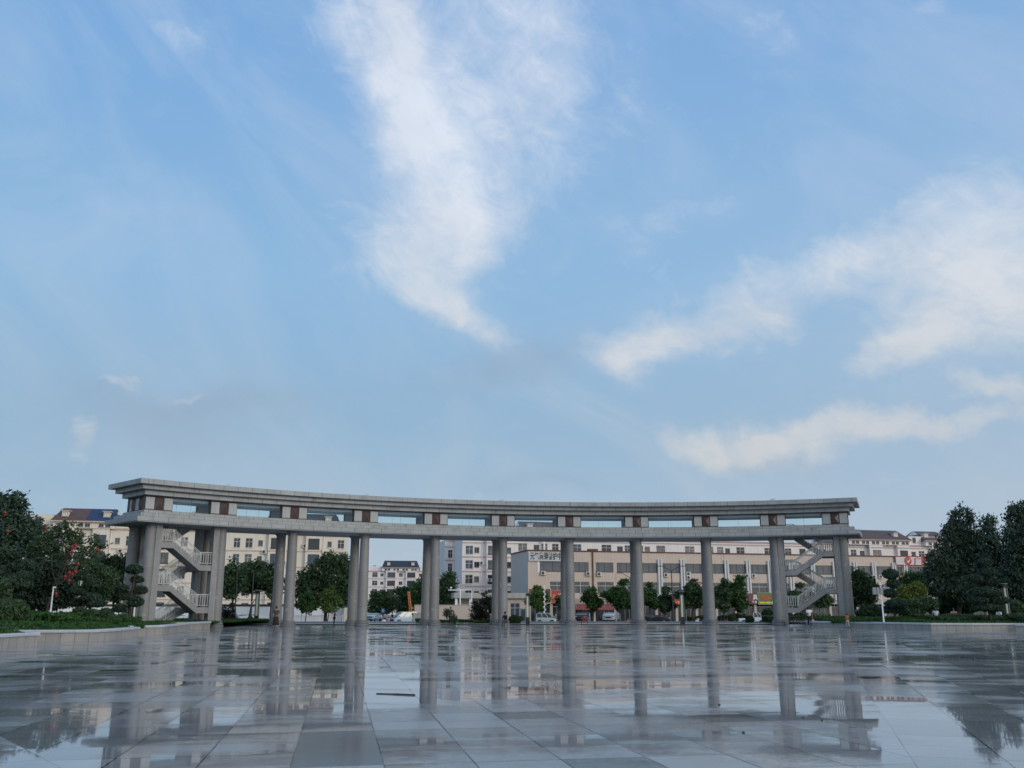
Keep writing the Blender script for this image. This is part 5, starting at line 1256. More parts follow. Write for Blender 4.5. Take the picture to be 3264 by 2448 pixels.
ptree('roadside_tree', 1430, 172, -.75, [(1430, 1850, 24, 26, 0), (1412, 1880, 24, 34, 0), (1440, 1890, 26, 40, 0), (1425, 1925, 34, 24, 0)], 7500, .30, 'leaf_dark', 'dark tree at the foot of the white rear wing', group=GD, seed=84, trunk=.2, clump=10, cr=.36)
# shop street trees
def shop_tree(px, Y, top, half, label, seed, m='leaf_mid', n=6000, tall=0):
    half *= 1.3; n = int(n * 1.4)
    rr = random.Random(seed * 7); hh = (1952 - top) / 2; mid = top + hh; L = [(px + half * .1, top + 6, half * .25, 9, 0)]
    for i in range(10):
        a = rr.uniform(0, 6.28); k_ = rr.uniform(.35, .78); L.append((px + math.cos(a) * half * k_, mid + math.sin(a) * hh * k_ * .85 + 3, half * rr.uniform(.20, .44), hh * rr.uniform(.16, .36), rr.uniform(-1, 1)))
    L.append((px, mid + 4, half * .5, hh * .45, 0))
    return ptree('street_tree', px, Y, -.75, L, n, .24, m, label, group=G2, seed=seed, trunk=.11, clump=12, cr=.24, shell=.2)
shop_tree(1708, 142, 1872, 36, 'street tree in front of the dark red sign box', 91, n=6500, m='leaf_light')
shop_tree(1795, 143, 1885, 20, 'narrow street tree just left of the red sign column', 92, n=3000)
shop_tree(1887, 143, 1872, 26, 'small street tree above the person in the light blue shirt', 93, n=4500)
shop_tree(1982, 142, 1850, 46, 'broad street tree behind the white car at the shops', 94, n=9000)
shop_tree(2066, 144, 1858, 30, 'street tree just right of the eighth column', 95, n=5000)
shop_tree(2118, 144, 1872, 28, 'street tree beside the twin arm street light', 96, m='leaf_dark', n=4500)
shop_tree(2205, 142, 1850, 38, 'street tree in front of the tall maroon sign', 97, m='leaf_dark', n=7000)
shop_tree(2305, 142, 1850, 34, 'left half crown of the big pair right of the ninth column', 98, n=7000, m='leaf_dark')
shop_tree(2352, 143, 1836, 38, 'taller right crown of the big pair left of the green sign', 99, n=8500)
shop_tree(2545, 140, 1860, 40, 'street tree seen through the right stair tower', 100, m='leaf_dark', n=5500)
shop_tree(2605, 141, 1870, 36, 'street tree seen behind the landings of the right tower', 101, m='leaf_dark', n=4500)
# dark hedges along the shop pavement
for i, (a_, c_, h_) in enumerate(((2040, 2100, 1.2), (2190, 2245, 1.1), (2285, 2375, 1.3), (2500, 2640, 1.6), (1640, 1665, 1.0))):
    hedge(pxw(a_, 143), pxw(c_, 143), 142.3, 143.8, -.75, h_, ('dark hedge behind the long black car', 'dark hedge left of the ninth column', 'dark hedge left of the white pickup van', 'dark hedge seen under the flights of the right stair tower', 'low dark hedge left of the pale green minivan')[i], 'leaf_dark', 2600, 55 + i, leaf=.16)
# right lawn
ptree('leafy_tree', 2735, 92, .3, [(2740, 1840, 24, 20, 0), (2760, 1865, 32, 26, 0), (2730, 1880, 26, 32, 0), (2765, 1905, 30, 26, 0), (2735, 1925, 34, 20, 0), (2735, 1822, 10, 10, 0)], 9000, .17, 'leaf_dark', 'leafy tree just right of the right stair tower', group=G3, seed=111, trunk=.1, clump=11, cr=.24, bark='bark_l')
ptree('leafy_tree', 2890, 88, .6, [(2900, 1845, 30, 18, 0), (2935, 1840, 24, 16, 0), (2870, 1865, 24, 18, 0), (2920, 1880, 34, 20, 0)], 5000, .16, 'leaf_mid', 'mid green tree behind the yellow leaved shrub', group=G3, seed=112, trunk=.09, clump=11, cr=.22, bark='bark_l')
ptree('yellow_shrub', 2905, 78, .6, [(2880, 1880, 24, 12, 0), (2920, 1870, 20, 16, 0), (2935, 1885, 18, 14, 0), (2910, 1905, 34, 18, 0), (2870, 1900, 20, 14, 0)], 6000, .12, 'leaf_yellow', 'yellow green shrub between the two pruned pines on the right', cat='shrub', group=G3, seed=113, trunk=.05, clump=10, cr=.16, bark='bark_l')
ptree('leafy_tree', 2890, 76, .6, [(2870, 1935, 34, 16, 0), (2920, 1930, 34, 18, 0), (2960, 1925, 26, 20, 0), (2900, 1950, 50, 12, 0)], 7000, .12, 'leaf_dark', 'low dark multi stemmed bushes below the yellow shrub', cat='bush', group=G3, seed=114, trunk=.05, clump=10, cr=.18, bark='bark_l')
cloud_pine(2845, 72, .5, [(2838, 1832, 25, 18), (2845, 1862, 21, 17), (2838, 1893, 21, 15), (2852, 1925, 34, 14), (2832, 1945, 22, 12), (2868, 1945, 24, 11)], 'slim cloud pruned pine beside the thin white pole on the right', 121, dens=1.2)
cloud_pine(3150, 68, .6, [(3130, 1795, 22, 12), (3145, 1825, 30, 14), (3105, 1845, 28, 15), (3160, 1855, 32, 16), (3140, 1888, 42, 16), (3120, 1912, 34, 14), (3180, 1915, 36, 14), (3150, 1938, 44, 14)], 'wide domed cloud pruned pine on the right, in front of the tall dark trees', 122, dens=.9)
def upright(px, Y, z0, lobs, n, label, seed):
    rr = random.Random(seed); lobs = lobs + [(l[0] + rr.uniform(-.8, .8) * l[2], l[1] - l[3] * rr.uniform(.85, 1.25), rr.uniform(3, 6), rr.uniform(9, 20), rr.uniform(-1, 1)) for l in lobs[:8] for _ in (0, 1)]
    r = ptree('tall_tree', px, Y, z0, lobs, n, .15, 'leaf_conifer', label, group=G3, seed=seed, trunk=.2, clump=12, cr=.22, shell=.3, wind=(0.1, 0, 1.0), limbs=8)
    return r
upright(3050, 80, .6, [(3060, 1690, 30, 34, 0), (3075, 1655, 18, 26, 0), (3038, 1665, 12, 20, 0), (3095, 1655, 9, 18, 0), (3055, 1640, 8, 20, 0), (3020, 1700, 14, 24, 0), (3030, 1740, 40, 44, 0), (3090, 1730, 42, 50, 0), (3000, 1800, 44, 50, 0), (3060, 1810, 70, 60, 1), (3110, 1810, 44, 60, 0), (2985, 1860, 40, 44, 0), (3050, 1880, 80, 44, 0), (2975, 1820, 24, 30, 0)],
    36000, 'tall dark tree on the right with upright shoots against the sky', 131)
upright(3160, 84, .6, [(3150, 1700, 26, 30, 0), (3160, 1675, 12, 18, 0), (3150, 1750, 40, 50, 0), (3180, 1790, 44, 60, 0), (3160, 1850, 60, 60, 0), (3140, 1668, 7, 14, 0), (3170, 1900, 60, 34, 0)], 20000, 'dark tree filling the dip between the two tallest trees on the right', 132)
upright(3240, 78, .6, [(3235, 1660, 22, 34, 0), (3255, 1640, 20, 34, 0), (3222, 1635, 9, 18, 0), (3262, 1620, 10, 16, 0), (3245, 1720, 48, 54, 0), (3220, 1690, 20, 30, 0), (3260, 1800, 60, 64, 0), (3220, 1860, 56, 60, 0), (3300, 1740, 60, 90, 0), (3290, 1860, 70, 80, 0)], 32000, 'tallest dark tree at the right edge of the picture', 133)
bush(3030, 1935, 84, 80, 30, 'wide dark mass of shrubs under the tall tree on the right', m='leaf_dark', seed=134, n=9000, leaf=.15, z0=.6, group=GB)
bush(3210, 1940, 76, 60, 28, 'dark shrubs behind the pillar lamp at the right edge', m='leaf_dark', seed=135, n=8000, leaf=.13, z0=.6, group=GB)
bush(2770, 1950, 84, 40, 22, 'dark low shrub behind the bending person in the white shirt', seed=136, n=5000, leaf=.12, z0=.4, group=GB)
# red lanterns hung in the trees on the left
for i, (px, py, l) in enumerate([(147, 1683, 'red lantern hanging highest and alone against the cream wall'), (241, 1739, 'dark red lantern, upper right one of the three close together'), (231, 1744, 'dark red lantern, left one of the three close together'), (229, 1759, 'dark red lantern, lowest of the three close together'),
        (313, 1754, 'bright red lantern farthest right, before a window'), (249, 1798, 'red lantern alone above the group of four'), (222, 1826, 'red lantern at the left of the group of four'), (231, 1831, 'red lantern in the middle of the group of four'), (241, 1823, 'faint red lantern at the upper right of the group of four'),
        (208, 1838, 'red lantern lowest left of the group of four'), (220, 1851, 'red lantern just below the group of four'), (179, 1893, 'bright red lantern near the thin white pole'), (16, 1634, 'red lantern high in the tree at the left edge'), (26, 1694, 'faint orange red lantern below the highest one at the left edge')]):
    Y = 55.5; p = atY(px, py, Y); r = empty('lantern', p, 0, l, 'lantern', 'red lanterns in the trees'); b = MB()
    b.lathe([(.02, -.10), (.06, -.09), (.09, -.05), (.10, 0), (.09, .05), (.06, .09), (.02, .10)], 14); b.build('shade', M.setdefault('lan', mat('red_lantern_cloth', (.24, .02, .025), .6)), r, smooth=True)
    b = MB(); b.lathe([(.04, .101), (.04, .12)], 10); b.lathe([(.04, -.12), (.04, -.101)], 10); b.tube((0, 0, -.22), (0, 0, -.12), .012, .02, 6); b.tube((0, 0, .12), (0, 0, .5), .006, n=4); b.build('tassel', M.setdefault('lang', mat('gold_trim', (.22, .10, .04), .5)), r)
# ------------------------------------------------------------------ lamps and poles
M['lamp_glow'] = emis('pale_green_lamp_panel', (.62, .70, .60), .05)
M['lamp_frame'] = mat('lamp_bronze_frame', (.14, .16, .13), .5, metal=.2)
def pillar_lamp(px, Y, z0, h, label, cap=True, w=.30):
    p = atY(px, 1960, Y); r = empty('pillar_lamp', (p.x, Y, z0), 0, label, 'lamp', 'pillar lamps around the plaza'); s = w / 2
    b = MB(); b.box(-s - .04, s + .04, -s - .04, s + .04, 0, h * .235); b.build('base', M['black'], r)
    b = MB(); b.box(-s * .55, s * .55, -s * .55, s * .55, h * .235, h * .90); b.build('light_panel', M['lamp_glow'], r)
    b = MB()
    for u in (-1, 1):
        for v in (-1, 1): b.box(u * s - .03, u * s + .03, v * s - .03, v * s + .03, h * .235, h * .93)
    b.build('frame', M['lamp_frame'], r)
    b = MB(); b.box(-s - .03, s + .03, -s - .03, s + .03, h * .90, h * .955); b.lathe([(s * .8, h * .955), (s * .9, h * .98)], 12); b.build('head', M['black'], r)
    if cap: b = MB(); b.lathe([(s * 2.0, h * .98), (s * 2.1, h * .985), (s * 2.1, h), (s * 1.6, h * 1.01)], 20); b.build('cap', M['lamp_frame'], r)
pillar_lamp(818, 92, .1, 3.15, 'pillar lamp with a wide flat cap between the left tower and the second column pair')
pillar_lamp(1682, 90, 0, 3.0, 'pillar lamp without a wide cap, left of the seventh column', cap=False)
pillar_lamp(2175, 90, 0, 3.1, 'pillar lamp with a wide flat cap between the eighth and ninth columns')
p = atY(3208, 1960, 66); pillar_lamp(3212, 71, .30, 3.05, 'leaning looking pillar lamp among the dark bushes near the right edge', w=.25)
p = pillar_lamp(250, 62, .9, 2.9, 'pillar lamp almost hidden by the pruned pines on the left lawn')
p = pillar_lamp(387, 68, .5, 2.6, 'pillar lamp half hidden right behind the pine before the left tower')
def street_light(px, Y, ztop, arms, label, m='dark_metal', grp='street lights'):
    p = atY(px, 1960, Y); h = ztop + .74; r = empty('street_light', (p.x, Y, -.74), 0, label, 'street light', grp)
    b = MB(); b.tube((0, 0, 0), (0, 0, h - .6), .11, .07, 8); b.lathe([(.17, 0), (.17, .5), (.11, .6)], 10); b.build('pole', M[m], r)
    for s_ in arms:
        b = MB(); b.tube((0, 0, h - .65), (s_ * 1.3, 0, h + .05), .05, .035, 6); b.box(*sorted((s_ * 1.2, s_ * 2.1)), -.12, .12, h + .02, h + .12); b.build('arm', M[m], r)
street_light(2146, 140, zat(1806, 140), (-1, 1), 'dark twin arm street light rising through the trees, right of the eighth column')
street_light(2012, 150, zat(1828, 150), (-1, 1), 'dark twin arm street light just left of the eighth column')
street_light(748, 128, zat(1795, 128), (), 'thin dark pole without arms beside the left stair tower')
street_light(800, 128, zat(1812, 128), (), 'thin dark pole right of the first, above the white car')
street_light(1112, 160, zat(1850, 160), (1,), 'grey single arm street light right of the big dark tree', 'frame_g')
t, h = pole_thing('camera_pole', 2815, 71, zat(1868, 71), .06, M['white_paint'], 'white pole with three grey speaker boxes and a dome on the right lawn', 'camera pole', z0=.45)
for i in range(3): b = MB(); b.box(-.62 + i * .26, -.40 + i * .26, -.12, .12, h - .62, h - .10); b.build('speaker_box', M['frame_g'], t)
b = MB(); b.ball((0, 0, h + .1), .11, .11, .08); b.build('dome', M['white_paint'], t, smooth=True)
t, h = pole_thing('camera_pole', 160, 56, zat(1873, 56), .05, M['white_paint'], 'thin white pole standing alone on the left lawn', 'camera pole', z0=.95)
b = MB(); b.box(-.02, .14, -.05, .05, h - .02, h + .06); b.build('camera', M['white_paint'], t)
t, h = pole_thing('camera_pole', 427, 73, zat(1934, 73), .09, M['white_paint'], 'short white post at the foot of the left stair tower', 'post', z0=.4)
# dotted white string of lights / utility pole before the shops
t, h = pole_thing('flag_pole', 1736, 140, zat(1866, 140), .05, M['white_paint'], 'slim white pole wrapped in lights behind the pale green van', 'pole')
b = MB()
for i in range(14): b.ball(((-1) ** i * .09, -.06, .6 + i * (h - .8) / 13), .12, .08, .17, 8, 5)
b.build('light_string', c_wh, t)

# ------------------------------------------------------------------ vehicles
def car(kind, px, Y, z0, heading, paint, label, cat='car', L=4.4, W=1.78, H=1.48):
    """local +x is the front of the car"""
    p = atY(px, 1960, Y); r = empty({'car': 'parked_car', 'suv': 'parked_car', 'van': 'parked_van', 'truck': 'parked_van'}[kind], (p.x, Y, z0), R(heading), label, cat, 'vehicles parked on the far side of the road')
    prof = {'car': [(-.5, .28), (-.5, .62), (-.485, .80), (-.40, .86), (.16, .84), (.28, .80), (.44, .70), (.495, .58), (.5, .30)],
            'suv': [(-.5, .28), (-.5, .70), (-.49, .92), (-.44, .97), (.20, .95), (.30, .90), (.45, .82), (.495, .66), (.5, .32)],
            'van': [(-.5, .25), (-.5, .95), (-.48, 1.0), (.30, .98), (.40, .90), (.47, .78), (.5, .55), (.5, .28)],
            'truck': [(-.5, .40), (-.5, .85), (.02, .85), (.03, 1.0), (.38, 1.0), (.46, .85), (.5, .55), (.5, .28), (0, .3)]}[kind]
    cab = {'car': [(-.40, .86), (-.29, 1.0), (-.05, 1.0), (.05, .985), (.20, .83)], 'suv': [(-.46, .96), (-.40, 1.0), (.02, 1.0), (.10, .98), (.24, .93)],
           'van': [(-.48, 1.0), (-.45, 1.0), (.15, 1.0), (.27, .97), (.40, .88)], 'truck': [(.03, 1.0), (.06, 1.0), (.20, 1.0), (.28, .98), (.38, .9)]}[kind]
    k0 = {'car': .86, 'suv': .96, 'van': 1.0, 'truck': 1.0}[kind]; Hb = H * {'car': .98, 'suv': 1.0, 'van': .62, 'truck': .60}[kind]; top = H
    bm = bmesh.new(); n = len(prof)
    for s_, yy in ((-1, -W / 2), (1, W / 2)):
        pass
    vs = [[bm.verts.new((x * L, y, z * Hb)) for x, z in prof] for y in (-W / 2, -W / 2 * .0, W / 2)]
    vs[0] = vs[0]
    for a, c in ((0, 1), (1, 2)):
        for i in range(n):
            j = (i + 1) % n; bm.faces.new((vs[a][i], vs[c][i], vs[c][j], vs[a][j]))
    bm.faces.new(vs[0][::-1] if False else vs[0]); bm.faces.new(vs[2][::-1])
    bmesh.ops.recalc_face_normals(bm, faces=bm.faces)
    es = [e for e in bm.edges if len(e.link_faces) == 2 and e.calc_face_angle(0) > R(40)]
    bmesh.ops.bevel(bm, geom=es, offset=.09, segments=3, affect='EDGES', profile=.6)
    me = bpy.data.meshes.new('body'); bm.to_mesh(me); bm.free(); me.materials.append(paint); me.polygons.foreach_set('use_smooth', [True] * len(me.polygons)); body = link_mesh('body', me, r)
    # cabin: pillars and roof narrower than the belt line
    zb = k0 * Hb - .03; inset_ = .14; b = MB(); g_ = MB()
    zs = lambda z: zb + (z - cab[0][1]) / (1.0 - min(cab[0][1], cab[-1][1]) + 1e-6) * (top - zb) if kind == 'car' else None
    xs0, xs1, xr0, xr1 = cab[0][0] * L, cab[-1][0] * L, cab[1][0] * L, cab[2][0] * L
    def ring(z, x0, x1, w): return [Vector((x0, -w, z)), Vector((x1, -w, z)), Vector((x1, w, z)), Vector((x0, w, z))]
    A = ring(zb, xs0, xs1, W / 2 - .03); B = ring(top - .05, xr0, xr1, W / 2 - inset_)
    def lerp4(P, Q, t): return [p.lerp(q, t) for p, q in zip(P, Q)]
    C = ring(top, xr0 + .12, xr1 - .12, W / 2 - inset_ - .12)
    b.poly(B + C, [(0, 1, 5, 4), (1, 2, 6, 5), (2, 3, 7, 6), (3, 0, 4, 7), (4, 5, 6, 7)])
    g_.poly(A + B, [(0, 1, 5, 4), (1, 2, 6, 5), (2, 3, 7, 6), (3, 0, 4, 7)])
    b.build('roof', paint, body); g_.build('window_glass', M['pane_a'], r)
    def bar(P, Q, w=.05): b = MB(); b.tube(P, Q, w, w, 6); b.build('window_pillar', paint, r)
    for i in range(4): bar(A[i], B[i], .045)
    for t_ in ((.5,) if kind in ('car', 'truck') else (.36, .68)):
        for (i, j) in ((0, 1), (3, 2)): bar(A[i].lerp(A[j], t_), B[i].lerp(B[j], t_), .04)
    wr = .32 if kind != 'suv' else .35
    for xx in (-.31 * L, .31 * L):
        for s_ in (-1, 1):
            MX = Matrix.Translation((xx, s_ * (W / 2 - .09), wr)) @ Matrix.Rotation(R(90), 4, 'X')
            b = MB(); b.lathe([(wr * .6, -.105), (wr * .95, -.105), (wr, -.07), (wr, .07), (wr * .95, .105), (wr * .6, .105)], 20, (0, 0, 0), MX); w_ = b.build('wheel', M['rubber'], r)
            b = MB(); b.lathe([(.05, -.115), (wr * .58, -.108), (wr * .58, .108), (.05, .115)], 14, (0, 0, 0), MX); b.build('rim', M['frame_g'], w_)
            b = MB(); b.lathe([(wr * 1.13, -.10), (wr * 1.13, .10)], 20, (0, 0, 0), Matrix.Translation((xx, s_ * (W / 2 - .095), wr)) @ Matrix.Rotation(R(90), 4, 'X')); b.build('wheel_arch', M['black'], body)
    zl = .60 * Hb
    for s_ in (-1, 1):
        b = MB(); b.box(L / 2 - .10, L / 2 + .012, min(s_ * W * .29, s_ * W * .45), max(s_ * W * .29, s_ * W * .45), zl - .02, zl + .13); b.build('headlight', M.setdefault('hl', mat('headlight_glass', (.55, .58, .6), .15)), r)
        b = MB(); b.box(-L / 2 - .012, -L / 2 + .08, min(s_ * W * .33, s_ * W * .47), max(s_ * W * .33, s_ * W * .47), zl, zl + .16); b.build('tail_light', M.setdefault('tl', mat('tail_light', (.35, .02, .02), .2)), r)
        xm = xs1 - .25 * abs(xs1 - xr1) * 1.0; b = MB(); b.ball((xm - .15, s_ * (W / 2 + .09), zb + .08), .06, .10, .07, 8, 6); b.build('mirror', paint, r, smooth=True)
    b = MB(); b.box(L / 2 - .02, L / 2 + .02, -W * .24, W * .24, zl - .16, zl + .05); b.box(L / 2 - .02, L / 2 + .02, -W * .38, W * .38, .30, .42); b.build('grille', M['black'], r)
    b = MB(); b.box(L / 2 + .021, L / 2 + .035, -.22, .22, .43, .53); b.build('number_plate', M['pane_c'], r)
    return r
pw = mat('white_car_paint', (.72, .74, .76), .25, coat=.6); pk = mat('black_car_paint', (.012, .013, .016), .2, coat=.8); pg = mat('pale_green_van_paint', (.50, .58, .55), .3, coat=.5); pb = mat('light_blue_van_paint', (.30, .42, .50), .3, coat=.5)
car('car', 783, 139, -.74, -112, pw, 'white car facing the plaza, in front of the white hoarding')
car('van', 1742, 136, -.74, -12, pg, 'small pale green minivan seen from its side, right of the pillar lamp', 'minivan', L=2.9, W=1.45, H=1.62)
car('suv', 1855, 150, -.74, -100, pk, 'black car just right of the seventh column', L=4.5, W=1.8, H=1.6)
car('suv', 1948, 148, -.74, -108, pw, 'white car facing the plaza under the broad street tree', L=4.5, W=1.82, H=1.62)
car('car', 2080, 140, -.74, 4, pk, 'long black car parked sideways right of the eighth column', L=4.8, W=1.8, H=1.45)
car('truck', 2398, 135, -.74, -14, pw, 'white pickup van with a cab at its right, before the green sign', 'van', L=3.9, W=1.6, H=1.75)
car('van', 1290, 140, -.74, -150, pb, 'light blue minivan in the side street below the orange boom', 'minivan', L=3.9, W=1.6, H=1.8)
car('car', 1190, 165, -.74, -100, pb, 'small blue car right of the third column pair, in the side street', L=4.2)
car('van', 20, 120, -.74, -10, pw, 'white van half hidden behind the trees at the left edge', 'van', L=4.6, W=1.8, H=1.9)
car('car', 565, 138, -.74, -5, pw, 'white car seen under the left stair tower')
def scooter(px, Y, heading, col, label, z0=-.74):
    p = atY(px, 1960, Y); r = empty('scooter', (p.x, Y, z0), R(heading), label, 'scooter', 'scooters parked by the road')
    for x in (-.55, .55):
        b = MB(); b.lathe([(.14, -.05), (.24, -.05), (.25, 0), (.24, .05), (.14, .05)], 16, (0, 0, 0), Matrix.Translation((x, 0, .25)) @ Matrix.Rotation(R(90), 4, 'X')); b.build('wheel', M['rubber'], r)
    b = MB(); b.prism([(-.75, .45), (-.7, .35), (-.15, .28), (.3, .28), (.42, .35), (.52, .85), (.46, .88), (.3, .42), (-.1, .38), (-.2, .68), (-.7, .70)], -.15, .15); b.build('body', col, r)
    b = MB(); b.box(-.68, -.18, -.13, .13, .705, .79); b.build('seat', M['black'], r)
    b = MB(); b.tube((.56, 0, .3), (.45, 0, 1.0), .03, n=6); b.tube((.42, -.32, 1.02), (.42, .32, 1.02), .02, n=6); b.build('handlebar', M['dark_metal'], r)
rp = mat('red_scooter_plastic', (.30, .02, .03), .35); wp = mat('white_scooter_plastic', (.6, .62, .64), .35)
scooter(2010, 136, 20, rp, 'red scooter left of the eighth column')
scooter(2222, 134, 70, wp, 'white scooter left of the ninth column')
scooter(1232, 138, 40, wp, 'white scooter in the side street beside the people')
scooter(1250, 140, 60, rp, 'red scooter in the side street beside the people')
scooter(2288, 136, 10, M['black'], 'black scooter right of the ninth column')
scooter(2440, 138, 50, M['black'], 'black scooter right of the white pickup van')

# ------------------------------------------------------------------ people
SK = mat('skin', (.36, .22, .16), .6); SKD = mat('tanned_skin', (.26, .15, .10), .6); HAIR = mat('black_hair', (.012, .010, .010), .5)
def cloth(name, c): return mat(name, c, .85, vary=.12, scale=9)
def skin_obj(name, chains, m, parent, sub=1):
    """chains: list of lists of (x, y, z, r); points with the same place are joined; the first point of the first chain is the root"""
    key = {}; V = []; RR = []; E = []
    for ch in chains:
        pi = None
        for (x, y, z, r) in ch:
            k_ = (round(x, 4), round(y, 4), round(z, 4))
            if k_ not in key: key[k_] = len(V); V.append((x, y, z)); RR.append(r)
            i = key[k_]
            if pi is not None and pi != i: E.append((pi, i))
            pi = i
    me = bpy.data.meshes.new(name); me.from_pydata(V, E, []); me.materials.append(m)
    o = bpy.data.objects.new(name, me); COL.objects.link(o); o.parent = parent
    sm = o.modifiers.new('skin', 'SKIN'); sm.use_smooth_shade = True
    lay = me.skin_vertices[0].data if me.skin_vertices else None
    if lay is None:
        bm = bmesh.new(); bm.from_mesh(me); bm.verts.layers.skin.verify(); bm.to_mesh(me); bm.free(); lay = me.skin_vertices[0].data
    for i, r in enumerate(RR):
        rx, ry_ = r if isinstance(r, tuple) else (r, r)
        lay[i].radius = (rx, ry_); lay[i].use_root = (i == 0)
    ss = o.modifiers.new('subdivision', 'SUBSURF'); ss.levels = sub; ss.render_levels = sub
    dg = bpy.context.evaluated_depsgraph_get(); me2 = bpy.data.meshes.new_from_object(o.evaluated_get(dg)); bpy.data.objects.remove(o)
    me2.name = name
    if not me2.materials: me2.materials.append(m)
    return link_mesh(name, me2, parent)
def hand(w, d, side):
    """five short fingers from wrist w in direction d"""
    w = Vector(w); d = Vector(d).normalized(); s = d.cross(Vector((0, 0, 1))); s = s.normalized() if s.length > .2 else Vector((0, 1, 0)); n = d.cross(s)
    palm = w + d * .07; out = [[(*w, .024), (*palm, .030)]]
    for k_, (o_, L) in enumerate(((-.028, .065), (-.010, .078), (.010, .072), (.028, .055))):
        a = palm + s * o_ + d * .025; c = a + d * L * .55; e = c + (d * .8 + n * side * .45).normalized() * L * .45
        out.append([(*palm, .030), (*a, .0095), (*c, .0085), (*e, .007)])
    a = w + d * .03 + s * .035; out.append([(*palm, .030), (*a, .011), (*(a + d * .035 + s * .02), .009)])
    return out
def person(px, py_feet, Y, z0, heading, height, label, top, bottom, shoes=None, pose='stand', hair='short', skirt=None, skin=None, group=None, arms=None, hat=None, lean=0.0, top_len=.52, sleeves='short'):
    """local +y is the way the person faces away; heading 0 looks away from the camera"""
    skin = skin or SK; p = atY(px, py_feet, Y); r = empty('person', (p.x, Y, z0), R(heading), label, 'person', group); k = height / 1.70
    def T(x, y, z): return (x * k, y * k, z * k)
    def Q(x, y, z, rad): return (x * k, y * k, z * k, (rad[0] * k, rad[1] * k) if isinstance(rad, tuple) else rad * k)
    if pose == 'sit':
        hip = .45; kn = [(s * .11, .42, .47) for s in (-1, 1)]; ft = [(s * .12, .50, .07) for s in (-1, 1)]
    elif pose == 'ground':
        hip = .16; kn = [(s * .16, .38, .42) for s in (-1, 1)]; ft = [(s * .14, .52, .05) for s in (-1, 1)]
    elif pose == 'walk':
        hip = .88; kn = [(-.09, .16, .48), (.09, -.02, .47)]; ft = [(-.09, .20, .07), (.09, -.25, .10)]
    elif pose == 'bend':
        hip = .86; kn = [(-.10, .06, .47), (.10, .04, .47)]; ft = [(-.11, 0, .07), (.11, 0, .07)]
    else:
        hip = .88; kn = [(-.095, .02, .48), (.095, .01, .48)]; ft = [(-.10, -.01, .07), (.11, -.01, .07)]
    a = {'bend': 1.05, 'sit': .28, 'ground': .30}.get(pose, 0) + lean
    def up(d, x=0.0, f=0.0): return (x, math.sin(a) * d + f * math.cos(a), hip + math.cos(a) * d - f * math.sin(a))
    ch_ = up(.34); nk = up(.56); hd0 = up(.62); ha = a * .55; hd = (nk[0], nk[1] + math.sin(ha) * .14, nk[2] + math.cos(ha) * .14); hd2 = (nk[0], nk[1] + math.sin(ha) * .24, nk[2] + math.cos(ha) * .24)
    arms = arms or 'down'
    sh = [up(.50, s * .185) for s in (-1, 1)]
    el, wr = [], []
    for i, s in enumerate((-1, 1)):
        mode = arms if isinstance(arms, str) else arms[i]
        if mode == 'down': el.append(up(.22, s * .23, -.02)); wr.append(up(-.03, s * .25, .06))
        elif mode == 'front': el.append(up(.24, s * .22, .06)); wr.append(up(.22, s * .08, .26))
        elif mode == 'knee': el.append(up(.26, s * .22, .14)); wr.append((s * .12, kn[i][1] * .75, kn[i][2] + .06))
        elif mode == 'hip': el.append(up(.26, s * .33, -.04)); wr.append(up(.08, s * .20, .08))
        elif mode == 'reach': el.append((s * .2, sh[i][1] + .08, sh[i][2] - .26)); wr.append((s * .17, sh[i][1] + .16, sh[i][2] - .48))
        elif mode == 'up': el.append(up(.36, s * .24, .12)); wr.append(up(.52, s * .16, .26))
    C = [[Q(0, 0, hip, .095), Q(*up(.16), .085), Q(*ch_, .090), Q(*up(.48), .070), Q(*nk, .052), Q(*hd0, .055), Q(*hd, (.074, .088)), Q(*hd2, (.062, .072))]]
    for i, s in enumerate((-1, 1)):
        C.append([Q(0, 0, hip, .095), Q(s * .09, .01 + (kn[i][1]) * .06, hip - .04, .088), Q((s * .09 + kn[i][0]) / 2, kn[i][1] * .5, (hip + kn[i][2]) / 2, .072), Q(*kn[i], .055), Q((kn[i][0] + ft[i][0]) / 2, (kn[i][1] + ft[i][1]) / 2 - .02, (kn[i][2] + ft[i][2]) / 2 + .03, .050), Q(*ft[i], .036)])
        C.append([Q(*up(.48), .070), Q(*sh[i], .052), Q(*el[i], .038), Q(*wr[i], .026)])
        w = Vector(wr[i]) ; d = (w - Vector(el[i])).normalized()
        for h_ in hand(w, d, 1): C.append([Q(*q[:3], q[3]) for q in h_])
    body = skin_obj('body', C, skin, r, 1)
    # face: nose, ears, eyes
    f = MB(); hv = Vector(hd) * k
    f.ball((hv.x, hv.y + .088 * k, hv.z + .01 * k), .012 * k, .018 * k, .020 * k, 6, 5)
    for s in (-1, 1): f.ball((hv.x + s * .076 * k, hv.y, hv.z + .01 * k), .012 * k, .02 * k, .028 * k, 6, 5)
    f.build('face', skin, r, smooth=True)
    f = MB()
    for s in (-1, 1): f.ball((hv.x + s * .03 * k, hv.y + .080 * k, hv.z + .03 * k), .010 * k, .008 * k, .007 * k, 6, 4)
    f.box(hv.x - .022 * k, hv.x + .022 * k, hv.y + .078 * k, hv.y + .090 * k, hv.z - .045 * k, hv.z - .038 * k); f.build('eyes_and_mouth', HAIR, r)
    # clothes
    g_ = .018
    tl = [[Q(*up(.50 - top_len), (.158, .122)), Q(*up(.14), (.148, .115)), Q(*ch_, (.165, .120)), Q(*up(.485), (.15, .10)), Q(*up(.535), (.075, .07))]]
